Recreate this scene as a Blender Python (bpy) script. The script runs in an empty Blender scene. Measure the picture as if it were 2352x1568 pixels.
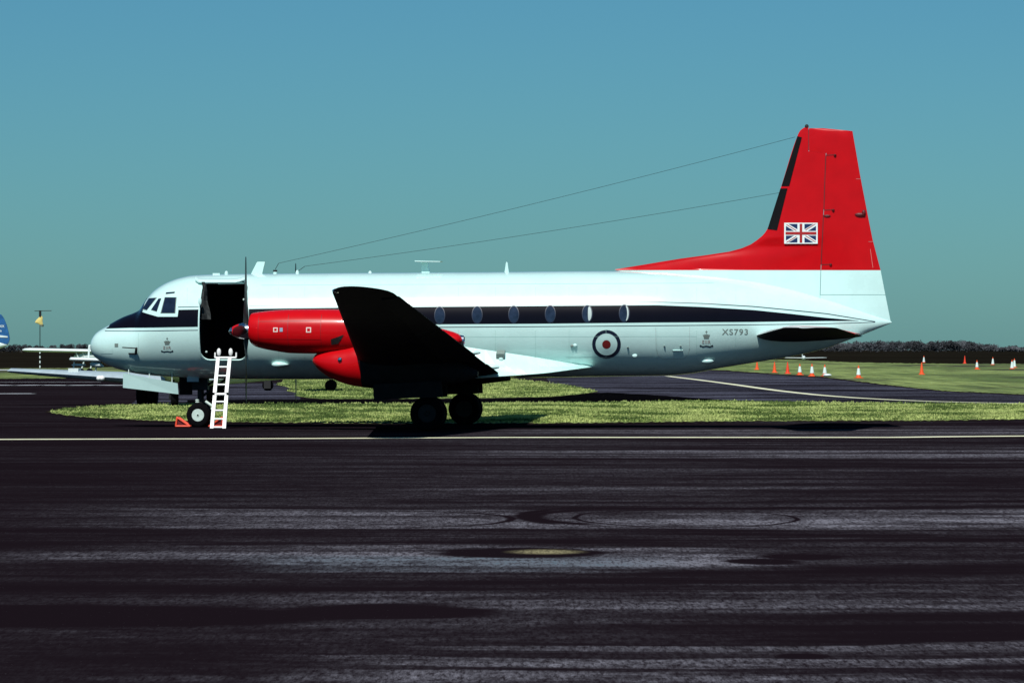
import bpy, bmesh, math, random
from mathutils import Vector, Matrix
import mathutils

# ------------------------------------------------------------------ camera, sky, sun, exposure
scene = bpy.context.scene
FPX, CU, CV, CH = 9030.0, 1176.0, 801.0, 2.0       # focal length / horizon on a 2352 px wide frame, eye height
cam_d = bpy.data.cameras.new('camera')
cam = bpy.data.objects.new('camera', cam_d)
scene.collection.objects.link(cam)
cam_d.sensor_width = 36.0
cam_d.lens = FPX / 2352.0 * 36.0
cam_d.shift_y = (801 - 784) / 2352.0
cam_d.clip_start = 0.5
cam_d.clip_end = 9000
cam.location = (0, 0, CH)
cam.rotation_euler = (math.radians(90), 0, 0)
scene.camera = cam

SUN_A, SUN_B = 0.20, 0.82                          # shadow shift per metre of height: right, away
sunv = Vector((-SUN_A, -SUN_B, 1.0)).normalized()  # towards the sun
elev = math.asin(sunv.z)
world = bpy.data.worlds.new("World")
scene.world = world
world.use_nodes = True
nt = world.node_tree
bg = nt.nodes['Background']
sky = nt.nodes.new('ShaderNodeTexSky')
sky.sky_type = 'NISHITA'
sky.sun_disc = False
sky.sun_elevation = elev
sky.sun_rotation = math.atan2(sunv.x, sunv.y)
sky.air_density = 1.0
sky.dust_density = 0.4
sky.ozone_density = 6.0
tint = nt.nodes.new('ShaderNodeMixRGB')
tint.blend_type = 'MULTIPLY'
tint.inputs[0].default_value = 1.0
tint.inputs[2].default_value = (0.275, 0.570, 0.65, 1)
nt.links.new(sky.outputs[0], tint.inputs[1])
nt.links.new(tint.outputs[0], bg.inputs[0])
bg.inputs[1].default_value = 0.094

sun_d = bpy.data.lights.new('sun', 'SUN')
sun_d.energy = 5.0
sun_d.angle = math.radians(0.5)
sun_d.color = (1.0, 0.97, 0.92)
sun = bpy.data.objects.new('sun', sun_d)
scene.collection.objects.link(sun)
sun.rotation_euler = sunv.to_track_quat('Z', 'Y').to_euler()
sun.location = (0, 0, 60)

vs = scene.view_settings
vs.view_transform = 'Standard'
vs.look = 'None'
vs.exposure = 0.0
vs.gamma = 1.0
vs.use_curve_mapping = False

C = scene.collection
R = random.Random(5)

# ------------------------------------------------------------------ helpers
def tag(o, label=None, cat=None, group=None, kind=None):
    if label: o['label'] = label
    if cat: o['category'] = cat
    if group: o['group'] = group
    if kind: o['kind'] = kind
    return o

def empty(name, loc=(0, 0, 0), rz=0.0):
    o = bpy.data.objects.new(name, None)
    o.empty_display_size = 0.3
    C.objects.link(o)
    o.location = loc
    o.rotation_euler = (0, 0, rz)
    return o

def mk(name, vf, mats, parent=None, smooth=False, idx=None, fixn=True):
    v, f = vf
    me = bpy.data.meshes.new(name)
    me.from_pydata([tuple(p) for p in v], [], [tuple(q) for q in f])
    if not isinstance(mats, (list, tuple)): mats = [mats]
    for m in mats: me.materials.append(m)
    if idx:
        me.polygons.foreach_set('material_index', idx)
    if smooth:
        me.polygons.foreach_set('use_smooth', [True] * len(me.polygons))
    me.update()
    if fixn:
        bm = bmesh.new(); bm.from_mesh(me)
        bmesh.ops.recalc_face_normals(bm, faces=bm.faces)
        bm.to_mesh(me); bm.free()
    if smooth: me.set_sharp_from_angle(angle=math.radians(38))
    o = bpy.data.objects.new(name, me)
    C.objects.link(o)
    if parent: o.parent = parent
    return o

def join(*parts):
    V, F = [], []
    for v, f in parts:
        n = len(V)
        V += [tuple(p) for p in v]
        F += [tuple(i + n for i in q) for q in f]
    return V, F

def box(x0, x1, y0, y1, z0, z1):
    v = [(x0, y0, z0), (x1, y0, z0), (x1, y1, z0), (x0, y1, z0), (x0, y0, z1), (x1, y0, z1), (x1, y1, z1), (x0, y1, z1)]
    return v, [(0, 3, 2, 1), (4, 5, 6, 7), (0, 1, 5, 4), (1, 2, 6, 5), (2, 3, 7, 6), (3, 0, 4, 7)]

def tube(a, b, r, n=10, r2=None):
    a = Vector(a); b = Vector(b)
    r2 = r if r2 is None else r2
    d = (b - a).normalized()
    q = d.to_track_quat('Z', 'Y')
    V = []
    for p, rr in ((a, r), (b, r2)):
        for i in range(n):
            t = 2 * math.pi * i / n
            V.append(p + q @ Vector((math.cos(t) * rr, math.sin(t) * rr, 0)))
    F = [(i, (i + 1) % n, n + (i + 1) % n, n + i) for i in range(n)]
    F += [tuple(range(n))[::-1], tuple(range(n, 2 * n))]
    return V, F

def ball(c, rx, ry=None, rz=None, n=12, m=8):
    ry = rx if ry is None else ry; rz = rx if rz is None else rz
    V = [(c[0], c[1], c[2] + rz)]
    for j in range(1, m):
        t = math.pi * j / m
        for i in range(n):
            p = 2 * math.pi * i / n
            V.append((c[0] + rx * math.sin(t) * math.cos(p), c[1] + ry * math.sin(t) * math.sin(p), c[2] + rz * math.cos(t)))
    V.append((c[0], c[1], c[2] - rz))
    F = [(0, 1 + i, 1 + (i + 1) % n) for i in range(n)]
    for j in range(m - 2):
        for i in range(n):
            a = 1 + j * n
            F.append((a + i, a + n + i, a + n + (i + 1) % n, a + (i + 1) % n))
    e = len(V) - 1; a = 1 + (m - 2) * n
    F += [(a + i, e, a + (i + 1) % n) for i in range(n)]
    return V, F

def lathe_y(c, prof, n=40):
    """profile [(y offset, radius)] turned about a Y axis through c"""
    V = []
    for (dy, r) in prof:
        for i in range(n):
            t = 2 * math.pi * i / n
            V.append((c[0] + r * math.cos(t), c[1] + dy, c[2] + r * math.sin(t)))
    F = []
    for j in range(len(prof) - 1):
        for i in range(n):
            F.append((j * n + i, j * n + (i + 1) % n, (j + 1) * n + (i + 1) % n, (j + 1) * n + i))
    F += [tuple(range(n)), tuple(range((len(prof) - 1) * n, len(prof) * n))]
    return V, F

def lathe_z(prof, n=20, c=(0, 0, 0)):
    V = []
    for (z, r) in prof:
        for i in range(n):
            t = 2 * math.pi * i / n
            V.append((c[0] + r * math.cos(t), c[1] + r * math.sin(t), c[2] + z))
    F = []
    for j in range(len(prof) - 1):
        for i in range(n):
            F.append((j * n + i, j * n + (i + 1) % n, (j + 1) * n + (i + 1) % n, (j + 1) * n + i))
    F += [tuple(range(n)), tuple(range((len(prof) - 1) * n, len(prof) * n))]
    return V, F

def loft(rings, caps=True):
    n = len(rings[0]); V = []; F = []
    for r in rings: V += [tuple(p) for p in r]
    for j in range(len(rings) - 1):
        for i in range(n):
            F.append((j * n + i, j * n + (i + 1) % n, (j + 1) * n + (i + 1) % n, (j + 1) * n + i))
    if caps:
        F += [tuple(range(n))[::-1], tuple(range((len(rings) - 1) * n, len(rings) * n))]
    return V, F

def ring_x(x, y, zc, hw, hh, n=36, p=2.0):
    out = []
    for i in range(n):
        t = 2 * math.pi * i / n
        c, s = math.cos(t), math.sin(t)
        out.append((x, y + hw * math.copysign(abs(c) ** (2 / p), c), zc + hh * math.copysign(abs(s) ** (2 / p), s)))
    return out

def interp(pts, x):
    """smooth monotone-ish (pchip) interpolation through sorted pts"""
    n = len(pts)
    if x <= pts[0][0]: return pts[0][1]
    if x >= pts[-1][0]: return pts[-1][1]
    k = 0
    while pts[k + 1][0] < x: k += 1
    def sl(i): return (pts[i + 1][1] - pts[i][1]) / (pts[i + 1][0] - pts[i][0])
    def tan(i):
        if i == 0: return sl(0)
        if i == n - 1: return sl(n - 2)
        a, b = sl(i - 1), sl(i)
        if a * b <= 0: return 0.0
        return 2 * a * b / (a + b)
    h = pts[k + 1][0] - pts[k][0]
    t = (x - pts[k][0]) / h
    m0, m1 = tan(k) * h, tan(k + 1) * h
    return ((2 * t**3 - 3 * t**2 + 1) * pts[k][1] + (t**3 - 2 * t**2 + t) * m0 + (-2 * t**3 + 3 * t**2) * pts[k + 1][1] + (t**3 - t**2) * m1)

def lin(pts, x):
    if x <= pts[0][0]: return pts[0][1]
    for a, b in zip(pts, pts[1:]):
        if x <= b[0]: return a[1] + (b[1] - a[1]) * (x - a[0]) / (b[0] - a[0])
    return pts[-1][1]

# ------------------------------------------------------------------ materials
def mat(name, col, rough=0.5, metal=0.0, coat=0.0, var=0.0, vscale=3.0, bump=0.0, bscale=40.0, spec=0.5, stretch=(1, 1, 1), rvar=0.0):
    m = bpy.data.materials.new(name)
    m.use_nodes = True
    n = m.node_tree; b = n.nodes['Principled BSDF']
    b.inputs['Base Color'].default_value = (*col, 1)
    b.inputs['Roughness'].default_value = rough
    b.inputs['Metallic'].default_value = metal
    b.inputs['Coat Weight'].default_value = coat
    b.inputs['Coat Roughness'].default_value = 0.06
    b.inputs['Specular IOR Level'].default_value = spec
    tc = n.nodes.new('ShaderNodeTexCoord'); mp = n.nodes.new('ShaderNodeMapping')
    mp.inputs['Scale'].default_value = stretch
    n.links.new(tc.outputs['Object'], mp.inputs[0])
    if var > 0 or rvar > 0:
        t = n.nodes.new('ShaderNodeTexNoise'); t.inputs['Scale'].default_value = vscale; t.inputs['Detail'].default_value = 8
        t.inputs['Roughness'].default_value = 0.65
        n.links.new(mp.outputs[0], t.inputs[0])
        if var > 0:
            r = n.nodes.new('ShaderNodeMapRange')
            r.inputs[1].default_value = 0.3; r.inputs[2].default_value = 0.7
            r.inputs[3].default_value = 1 - var; r.inputs[4].default_value = 1 + var
            n.links.new(t.outputs[0], r.inputs[0])
            x = n.nodes.new('ShaderNodeMixRGB'); x.blend_type = 'MULTIPLY'; x.inputs[0].default_value = 1
            x.inputs[1].default_value = (*col, 1)
            n.links.new(r.outputs[0], x.inputs[2])
            n.links.new(x.outputs[0], b.inputs['Base Color'])
        if rvar > 0:
            r2 = n.nodes.new('ShaderNodeMapRange')
            r2.inputs[1].default_value = 0.3; r2.inputs[2].default_value = 0.7
            r2.inputs[3].default_value = max(0, rough - rvar); r2.inputs[4].default_value = rough + rvar
            n.links.new(t.outputs[0], r2.inputs[0]); n.links.new(r2.outputs[0], b.inputs['Roughness'])
    if bump > 0:
        t2 = n.nodes.new('ShaderNodeTexNoise'); t2.inputs['Scale'].default_value = bscale; t2.inputs['Detail'].default_value = 4
        n.links.new(mp.outputs[0], t2.inputs[0])
        bp = n.nodes.new('ShaderNodeBump'); bp.inputs['Strength'].default_value = bump; bp.inputs['Distance'].default_value = 0.02
        n.links.new(t2.outputs[0], bp.inputs['Height']); n.links.new(bp.outputs[0], b.inputs['Normal'])
    return m

M = {}
M['white'] = mat('white_gloss_paint', (0.54, 0.79, 0.75), 0.28, spec=0.3, coat=1.0, var=0.05, vscale=1.3, rvar=0.05, bump=0.13, bscale=2.2)
M['red'] = mat('red_gloss_paint', (0.47, 0.003, 0.006), 0.30, spec=0.15, coat=0.12, var=0.08, vscale=2.0, bump=0.05, bscale=3)
M['black'] = mat('navy_black_paint', (0.003, 0.0025, 0.006), 0.3, spec=0.08, coat=0.14, var=0.1, bump=0.05, bscale=2.2)
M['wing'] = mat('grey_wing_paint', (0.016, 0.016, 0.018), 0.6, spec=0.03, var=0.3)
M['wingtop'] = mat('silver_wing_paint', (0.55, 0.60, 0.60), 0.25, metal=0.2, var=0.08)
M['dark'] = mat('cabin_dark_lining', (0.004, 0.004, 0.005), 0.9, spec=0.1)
M['intake'] = mat('intake_black', (0.006, 0.006, 0.006), 0.7)
M['rubber'] = mat('black_rubber', (0.003, 0.003, 0.004), 0.85, spec=0.05, var=0.3, vscale=20, bump=0.3, bscale=60)
M['hub'] = mat('pale_green_hub', (0.50, 0.62, 0.57), 0.4, var=0.1, vscale=12)
M['steel'] = mat('gear_steel', (0.016, 0.017, 0.018), 0.5, spec=0.1, var=0.2, vscale=12)
M['chrome'] = mat('polished_metal', (0.7, 0.75, 0.78), 0.15, metal=1.0, var=0.1)
M['blade'] = mat('propeller_grey', (0.025, 0.028, 0.03), 0.4, spec=0.2, var=0.1)
M['glass'] = mat('dark_window_glass', (0.008, 0.014, 0.03), 0.08, coat=0.4, var=0.5, vscale=4)
M['cabglass'] = mat('cabin_window_glass', (0.014, 0.022, 0.042), 0.12, coat=0.35, var=0.5, vscale=6)
M['boot'] = mat('rubber_deicing_boot', (0.004, 0.004, 0.005), 0.7, spec=0.1, var=0.2)
M['decal_navy'] = mat('navy_print', (0.008, 0.015, 0.035), 0.35)
M['decal_red'] = mat('dark_red_print', (0.16, 0.012, 0.012), 0.4)
M['decal_grey'] = mat('grey_print', (0.17, 0.22, 0.20), 0.4)
M['decal_faint'] = mat('faint_brown_print', (0.36, 0.33, 0.30), 0.4)
M['panel'] = mat('panel_gap_grey', (0.40, 0.50, 0.48), 0.5)
M['tick'] = mat('pale_red_tick', (0.55, 0.16, 0.15), 0.5)
M['redgap'] = mat('red_panel_gap', (0.10, 0.004, 0.006), 0.5)
M['orange'] = mat('orange_plastic', (0.75, 0.085, 0.012), 0.5, var=0.15, vscale=8)
M['redcone'] = mat('red_orange_plastic', (0.72, 0.045, 0.012), 0.5, var=0.15, vscale=8)
M['sleeve'] = mat('white_cone_sleeve', (0.62, 0.75, 0.70), 0.45, var=0.1, vscale=8)
M['chock'] = mat('red_orange_chock_paint', (0.78, 0.075, 0.03), 0.45, var=0.2, vscale=15)
M['ladder'] = mat('white_ladder_enamel', (0.80, 0.82, 0.80), 0.3, var=0.05, vscale=15)
M['bgwhite'] = mat('weathered_white_paint', (0.62, 0.72, 0.70), 0.45, var=0.1)
M['bgblue'] = mat('royal_blue_paint', (0.015, 0.10, 0.28), 0.4, var=0.3, vscale=3)
M['bggrey'] = mat('blue_grey_wing_paint', (0.30, 0.38, 0.42), 0.4, var=0.15)
M['sockyellow'] = mat('yellow_sock_cloth', (0.60, 0.50, 0.16), 0.8, var=0.2)
M['bark'] = mat('tree_bark', (0.03, 0.025, 0.02), 0.9, var=0.3)
M['leaf'] = mat('dark_woodland_leaf', (0.045, 0.049, 0.055), 0.9, var=0.8, vscale=0.08, spec=0.1)
M['leaf2'] = mat('grey_green_woodland_leaf', (0.075, 0.082, 0.09), 0.9, var=0.8, vscale=0.1, spec=0.1)
M['yellow'] = mat('pale_yellow_road_paint', (0.74, 0.74, 0.50), 0.6, var=0.25, vscale=2.5)
M['whiteline'] = mat('worn_white_road_paint', (0.50, 0.53, 0.56), 0.7, var=0.6, vscale=1.6)

# ---- ground materials with world-space features
class NG:
    def __init__(s, m):
        s.t = m.node_tree; s.b = s.t.nodes['Principled BSDF']
        g = s.t.nodes.new('ShaderNodeNewGeometry'); s.pos = g.outputs['Position']
        sp = s.t.nodes.new('ShaderNodeSeparateXYZ'); s.t.links.new(s.pos, sp.inputs[0])
        s.x = sp.outputs[0]; s.y = s.m('MULTIPLY', sp.outputs[1], 0.7)
    def m(s, op, a, b=0.0, c=None, clamp=False):
        n = s.t.nodes.new('ShaderNodeMath'); n.operation = op; n.use_clamp = clamp
        for i, q in enumerate((a, b, c)):
            if q is None: continue
            if isinstance(q, (int, float)): n.inputs[i].default_value = q
            else: s.t.links.new(q, n.inputs[i])
        return n.outputs[0]
    def noise(s, scale, stretch=(1, 1, 1), detail=5, rough=0.6, off=(0, 0, 0)):
        mp = s.t.nodes.new('ShaderNodeMapping'); mp.inputs['Scale'].default_value = stretch; mp.inputs['Location'].default_value = off
        s.t.links.new(s.pos, mp.inputs[0])
        n = s.t.nodes.new('ShaderNodeTexNoise'); n.inputs['Scale'].default_value = scale
        n.inputs['Detail'].default_value = detail; n.inputs['Roughness'].default_value = rough
        s.t.links.new(mp.outputs[0], n.inputs[0])
        return n.outputs[0]
    def rng(s, a, lo, hi, o0=0.0, o1=1.0, smooth=True):
        n = s.t.nodes.new('ShaderNodeMapRange'); n.interpolation_type = 'SMOOTHSTEP' if smooth else 'LINEAR'
        s.t.links.new(a, n.inputs[0])
        n.inputs[1].default_value = lo; n.inputs[2].default_value = hi; n.inputs[3].default_value = o0; n.inputs[4].default_value = o1
        return n.outputs[0]
    def mix(s, f, a, b):
        n = s.t.nodes.new('ShaderNodeMixRGB')
        for i, q in enumerate((f, a, b)):
            if isinstance(q, (int, float)): n.inputs[i].default_value = q
            elif isinstance(q, tuple): n.inputs[i].default_value = (*q, 1)
            else: s.t.links.new(q, n.inputs[i])
        return n.outputs[0]

def asphalt_mat(name, dark, light, marks=True, base=0.13):
    m = bpy.data.materials.new(name); m.use_nodes = True
    g = NG(m)
    warp = g.noise(0.35, (0.35, 1, 1), 4)
    wy = g.m('ADD', g.y, g.m('MULTIPLY', g.m('SUBTRACT', warp, 0.5), 3.2))
    patch = g.noise(0.22, (0.28, 1.0, 1), 6, 0.6, (3, 7, 0))
    patch2 = g.noise(0.9, (0.22, 1.0, 1), 5, 0.65, (13, 2, 0))
    f = g.m('ADD', g.m('MULTIPLY', g.rng(patch, 0.42, 0.66), 0.55), g.m('MULTIPLY', g.rng(patch2, 0.45, 0.7), 0.35))
    f = g.m('MULTIPLY', f, base * 2)
    streak = g.noise(0.55, (0.16, 1.0, 1), 4, 0.6, (2, 9, 0))
    streak2 = g.noise(0.5, (0.5, 1.0, 1), 5, 0.72, (8, 3, 0))
    grain = g.noise(24, (1, 0.13, 1), 3, 0.85)
    grain2 = g.noise(5, (0.8, 0.3, 1), 5, 0.8)
    col = None
    if marks:
        def band(y0, y1, s, amt, x0=None, x1=None, xs=1.0):
            u = g.m('MULTIPLY', g.rng(wy, y0 - s, y0 + s), g.rng(wy, y1 - s, y1 + s, 1, 0))
            if x0 is not None: u = g.m('MULTIPLY', u, g.rng(g.x, x0 - xs, x0 + xs))
            if x1 is not None: u = g.m('MULTIPLY', u, g.rng(g.x, x1 - xs, x1 + xs, 1, 0))
            return g.m('MULTIPLY', u, amt)
        for args in ((30.9, 34.3, 0.35, 0.45, -6.0, None, 3.0), (30.8, 33.6, 0.35, 0.80, 1.2, None, 2.5), (25.0, 27.0, 0.3, 0.80, -2.2, 2.3, 0.7), (26.2, 27.9, .3, .45, -5.0, 2.4, 1.0),
                     (21.2, 22.4, 0.3, 0.26, -2.0, None, 1.2), (18.4, 18.9, 0.1, 0.2, -0.6, None, .6), (17.25, 17.75, 0.1, 0.36, -1.5, None, .8),
                     (14.0, 16.9, 0.12, 0.34, -1.3, None, .8), (50.5, 54.5, 0.8, 0.35, -1.0, None, 2.0), (64.5, 68.5, .8, .3, 0.0, None, 3.0)):
            f = g.m('MAXIMUM', f, band(*args))
        def ell(cx, cy, rx, ry, soft, warped=True):
            ax = g.m('DIVIDE', g.m('SUBTRACT', g.x, cx), rx)
            yy = g.m('ADD', g.y, g.m('MULTIPLY', g.m('SUBTRACT', warp, 0.5), 0.5))
            ay = g.m('DIVIDE', g.m('SUBTRACT', yy, cy), ry)
            e_ = g.m('SQRT', g.m('ADD', g.m('MULTIPLY', ax, ax), g.m('MULTIPLY', ay, ay)))
            return g.m('ADD', e_, g.m('MULTIPLY', g.m('SUBTRACT', streak2, 0.5), soft * 4))
        # tyre rings left by turning aircraft
        for cx, cy, rx, ry, w in ((2.05, 32.6, 1.30, 1.65, 0.022), (-1.5, 32.4, 1.5, 1.5, 0.03), (1.4, 32.8, 1.15, 1.5, 0.09), (0.75, 32.9, 0.62, 1.4, .12)):
            e = ell(cx, cy, rx, ry, 0.04)
            ringm = g.m('MULTIPLY', g.rng(e, 1 - 2 * w, 1 - w * .6), g.rng(e, 1 + w * .6, 1 + 2 * w, 1, 0))
            if cx == -1.5: ringm = g.m('MULTIPLY', ringm, g.rng(g.x, -1.6, -.6))
            if cx in (1.4, 0.75):
                ringm = g.m('MULTIPLY', ringm, g.rng(g.x, cx - rx * .55, cx - rx * .2, 1, 0))
            f = g.m('MULTIPLY', f, g.m('SUBTRACT', 1.0, ringm, None, True))
        for cx, cy, rx, ry in ((0.05, 27.0, 0.95, 0.78), (2.35, 25.9, 0.42, 0.40), (2.8, 26.5, 0.5, 0.40), (-3.2, 20.6, 2.2, 1.1), (-1.0, 21.0, 1.0, .7), (1.9, 17.95, .2, .2)):
            e = ell(cx, cy, rx, ry, 0.25)
            f = g.m('MULTIPLY', f, g.rng(e, 0.75, 1.1, 0.0, 1.0))
        ey = ell(0.33, 27.15, 0.46, 0.42, .1)
        yel = g.rng(ey, 0.25, 1.0, 0.75, 0.0)  # yellow puddle reflection put into the surface colour
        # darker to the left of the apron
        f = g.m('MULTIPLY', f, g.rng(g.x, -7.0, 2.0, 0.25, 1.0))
    f = g.m('MULTIPLY', f, g.rng(streak, 0.38, 0.58, 0.30, 1.25))
    f = g.m('MULTIPLY', f, g.rng(streak2, 0.36, 0.54, 0.30, 1.2))
    sp = g.m('MULTIPLY', f, g.rng(grain, 0.36, 0.62, 0.15, 1.9, False))
    sp = g.m('MULTIPLY', sp, g.rng(grain2, 0.36, 0.62, 0.35, 1.4, False))
    col = g.mix(g.m('MULTIPLY', sp, 1.0, None, True), dark, light)
    if marks:
        bl = band(25.0, 26.6, 0.3, 1.0, -2.6, 1.2, 0.9)
        col = g.mix(g.m('MULTIPLY', g.m('MULTIPLY', bl, sp), .4, None, True), col, (0.055, 0.105, 0.13))
        col = g.mix(g.m('MULTIPLY', yel, g.rng(grain, 0.35, 0.6, 0.4, 1.0)), col, (0.30, 0.27, 0.15))
    # bright chips of stone
    chip = g.noise(70, (1, 0.6, 1), 2, 0.5, (5, 5, 5))
    col = g.mix(g.rng(chip, 0.74, 0.78, 0.0, 0.5), col, (0.30, 0.30, 0.32))
    g.t.links.new(col, g.b.inputs['Base Color'])
    g.b.inputs['Roughness'].default_value = 0.85
    g.b.inputs['Specular IOR Level'].default_value = 0.0
    bp = g.t.nodes.new('ShaderNodeBump'); bp.inputs['Strength'].default_value = 0.35; bp.inputs['Distance'].default_value = 0.01
    g.t.links.new(grain, bp.inputs['Height']); g.t.links.new(bp.outputs[0], g.b.inputs['Normal'])
    return m

def grass_mat(name, c1, c2, c3, s=1.0, soil=0.0, ys=1.0):
    m = bpy.data.materials.new(name); m.use_nodes = True
    g = NG(m)
    a = g.noise(0.5 * s, (0.45, ys, 1), 6, 0.7)
    b = g.noise(5 * s, (1, 0.25 * ys, 1), 5, 0.75, (3, 1, 0))
    c = g.noise(16 * s, (1, .3 * ys, 1), 3, 0.8, (9, 1, 0))
    col = g.mix(g.rng(a, 0.38, 0.62), c1, c2)
    col = g.mix(g.rng(b, 0.42, 0.62, 0.0, 0.85), col, c3)
    col = g.mix(g.rng(c, 0.50, 0.64, 0.0, 0.5), col, (0.16, 0.19, 0.05))
    if soil > 0:
        d = g.noise(0.28 * s, (0.6, 0.12, 1), 5, 0.65, (1, 31, 0))
        col = g.mix(g.rng(d, 0.50, 0.62, 0.0, soil), col, (0.03, 0.025, 0.02))
    g.t.links.new(col, g.b.inputs['Base Color'])
    g.b.inputs['Roughness'].default_value = 0.9
    g.b.inputs['Specular IOR Level'].default_value = 0.1
    bp = g.t.nodes.new('ShaderNodeBump'); bp.inputs['Strength'].default_value = 0.8; bp.inputs['Distance'].default_value = 0.06
    g.t.links.new(b, bp.inputs['Height']); g.t.links.new(bp.outputs[0], g.b.inputs['Normal'])
    return m

def soil_mat():
    m = bpy.data.materials.new('dark_ploughed_soil'); m.use_nodes = True
    g = NG(m)
    a = g.noise(0.05, (0.3, 1, 1), 6, 0.7); b = g.noise(0.6, (0.3, 1, 1), 5, 0.7)
    col = g.mix(g.rng(a, 0.4, 0.65), (0.006, 0.005, 0.004), (0.014, 0.013, 0.009))
    col = g.mix(g.rng(b, 0.55, 0.75, 0, .6), col, (0.030, 0.030, 0.018))
    g.t.links.new(col, g.b.inputs['Base Color'])
    g.b.inputs['Roughness'].default_value = 1.0; g.b.inputs['Specular IOR Level'].default_value = 0.0
    return m

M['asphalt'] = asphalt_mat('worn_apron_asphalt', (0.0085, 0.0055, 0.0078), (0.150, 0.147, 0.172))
M['taxi'] = asphalt_mat('pale_taxiway_asphalt', (0.007, 0.006, 0.009), (0.085, 0.090, 0.125), marks=False, base=0.95)
M['shadow_band'] = asphalt_mat('painted_shadow_black', (0.0015, 0.0015, 0.002), (0.006, 0.006, 0.008), marks=False, base=0.3)  # near-black colour that holds the shade of the ground band
M['grass'] = grass_mat('mown_island_grass', (0.17, 0.22, 0.06), (0.25, 0.30, 0.10), (0.065, 0.095, 0.03))
M['grassfar'] = grass_mat('rough_far_grass', (0.10, 0.15, 0.045), (0.27, 0.34, 0.11), (0.05, 0.07, 0.025), 0.3, soil=0.9, ys=0.09)
M['soil'] = soil_mat()

# ------------------------------------------------------------------ ground sheets
def GP(u, v, z=0.0):
    d = (CH - z) * FPX / (v - CV)
    return ((u - CU) / FPX * d, d)
def AT(u, v, d):
    return Vector(((u - CU) / FPX * d, d, CH - (v - CV) / FPX * d))

def sheet(name, pts, z, m, kind='structure'):
    bm = bmesh.new()
    vs_ = [bm.verts.new((x, y, z)) for x, y in pts]
    f = bm.faces.new(vs_)
    bmesh.ops.triangulate(bm, faces=[f])
    for f in bm.faces:
        if f.normal.z < 0: f.normal_flip()
    me = bpy.data.meshes.new(name); bm.to_mesh(me); bm.free()
    me.materials.append(m)
    o = bpy.data.objects.new(name, me); C.objects.link(o)
    o['kind'] = kind
    return o

sheet('ground', [(-5000, -200), (5000, -200), (5000, 8000), (-5000, 8000)], -0.03, M['soil'])
ap = [GP(u, v) for u, v in ((-500, 871), (0, 869.5), (150, 869), (300, 868), (600, 867), (1000, 858), (1400, 848), (1500, 846), (1590, 847),
                            (1665, 850.5), (1782, 859), (1899, 866.5), (2015, 881), (2161, 897), (2352, 906), (2700, 918), (3300, 928))]
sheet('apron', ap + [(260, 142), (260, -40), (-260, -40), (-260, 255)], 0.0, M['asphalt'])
# pale worn taxiway and a shadow band painted as a black strip beside it
def px_sheet(name, pv, z, m):
    return sheet(name, [GP(u, v, z) for u, v in pv], z, m)
px_sheet('taxiway', [(1255, 868), (1500, 848), (1590, 849), (1665, 852.5), (1782, 861), (1899, 869), (2015, 883.5), (2161, 899), (2352, 908), (2600, 916),
                     (2600, 930), (2352, 928), (1957, 925), (1800, 923), (1665, 921), (1560, 918), (1440, 909), (1380, 902), (1330, 890), (1263, 880)], 0.006, M['taxi'])
px_sheet('taxiway', [(395, 892), (470, 884), (560, 880), (650, 880), (690, 900), (690, 917), (560, 917), (420, 925), (300, 928), (330, 908)], 0.006, M['taxi'])
px_sheet('shadow_strip', [(430, 918), (640, 917.5), (900, 917.5), (1100, 917), (1263, 912), (1330, 905), (1395, 901), (1470, 905), (1560, 911), (1665, 918), (1790, 922.5), (1665, 923),
                          (1300, 926), (1000, 928), (640, 928.5), (430, 926)], 0.012, M['shadow_band'])

isl_back = [(110, 946), (146, 940), (205, 935.5), (264, 932.5), (350, 929), (440, 929), (640, 928), (1000, 927.5), (1300, 925), (1560, 922), (1665, 921.5), (1800, 923), (1957, 925.5), (2352, 928.5), (2700, 931)]
isl_front = [(2700, 958), (2352, 962), (2150, 965), (1900, 965.5), (1665, 966.5), (1400, 970), (1263, 971), (1000, 972), (700, 970), (500, 968), (350, 965), (264, 961), (205, 958), (150, 953)]
def jitter(pts, a):
    out = []
    for p, q in zip(pts, pts[1:] + pts[:1]):
        out.append(p)
        n = int(abs(q[0] - p[0]) / 5)
        for k in range(1, n):
            t = k / n
            out.append((p[0] + (q[0] - p[0]) * t, p[1] + (q[1] - p[1]) * t + R.uniform(-a, a)))
    return out
island_px = jitter(isl_back + isl_front, 1.3)
px_sheet('dirt_verge', jitter([(u - 8 if u < 120 else u, v - .8) for u, v in isl_back] + [(u, v + 1.6) for u, v in isl_front], 1.0), 0.014, mat('dark_edge_dirt', (0.022, 0.018, 0.014), 1.0, var=.9, vscale=3, spec=0.0))
px_sheet('grass_island', island_px, 0.02, M['grass'])
isl2_px = jitter([(650, 872), (900, 862), (1163, 868), (1263, 879.5), (1330, 889), (1372, 899), (1330, 905), (1263, 911), (1100, 914), (900, 915.5), (735, 915.5), (700, 912), (676, 908), (686, 903), (658, 897), (670, 892), (654, 887), (634, 883), (648, 878)], 0.6)
px_sheet('grass_island', isl2_px, 0.02, M['grass'])
px_sheet('grass_verge', jitter([(-300, 846), (0, 846), (130, 845), (250, 843), (520, 848), (700, 866), (420, 867), (184, 868), (0, 869), (-300, 870)], 0.5), 0.02, M['grassfar'])
px_sheet('grass_field', jitter([(1450, 836), (1600, 832), (1700, 829), (1820, 825.5), (1957, 832), (2100, 834.5), (2352, 835.5), (2600, 838), (2700, 917), (2352, 905.5), (2161, 896.5), (2015, 880.5), (1899, 866),
             (1782, 858.5), (1665, 850), (1560, 846)], 0.5), 0.02, M['grassfar'])

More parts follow.
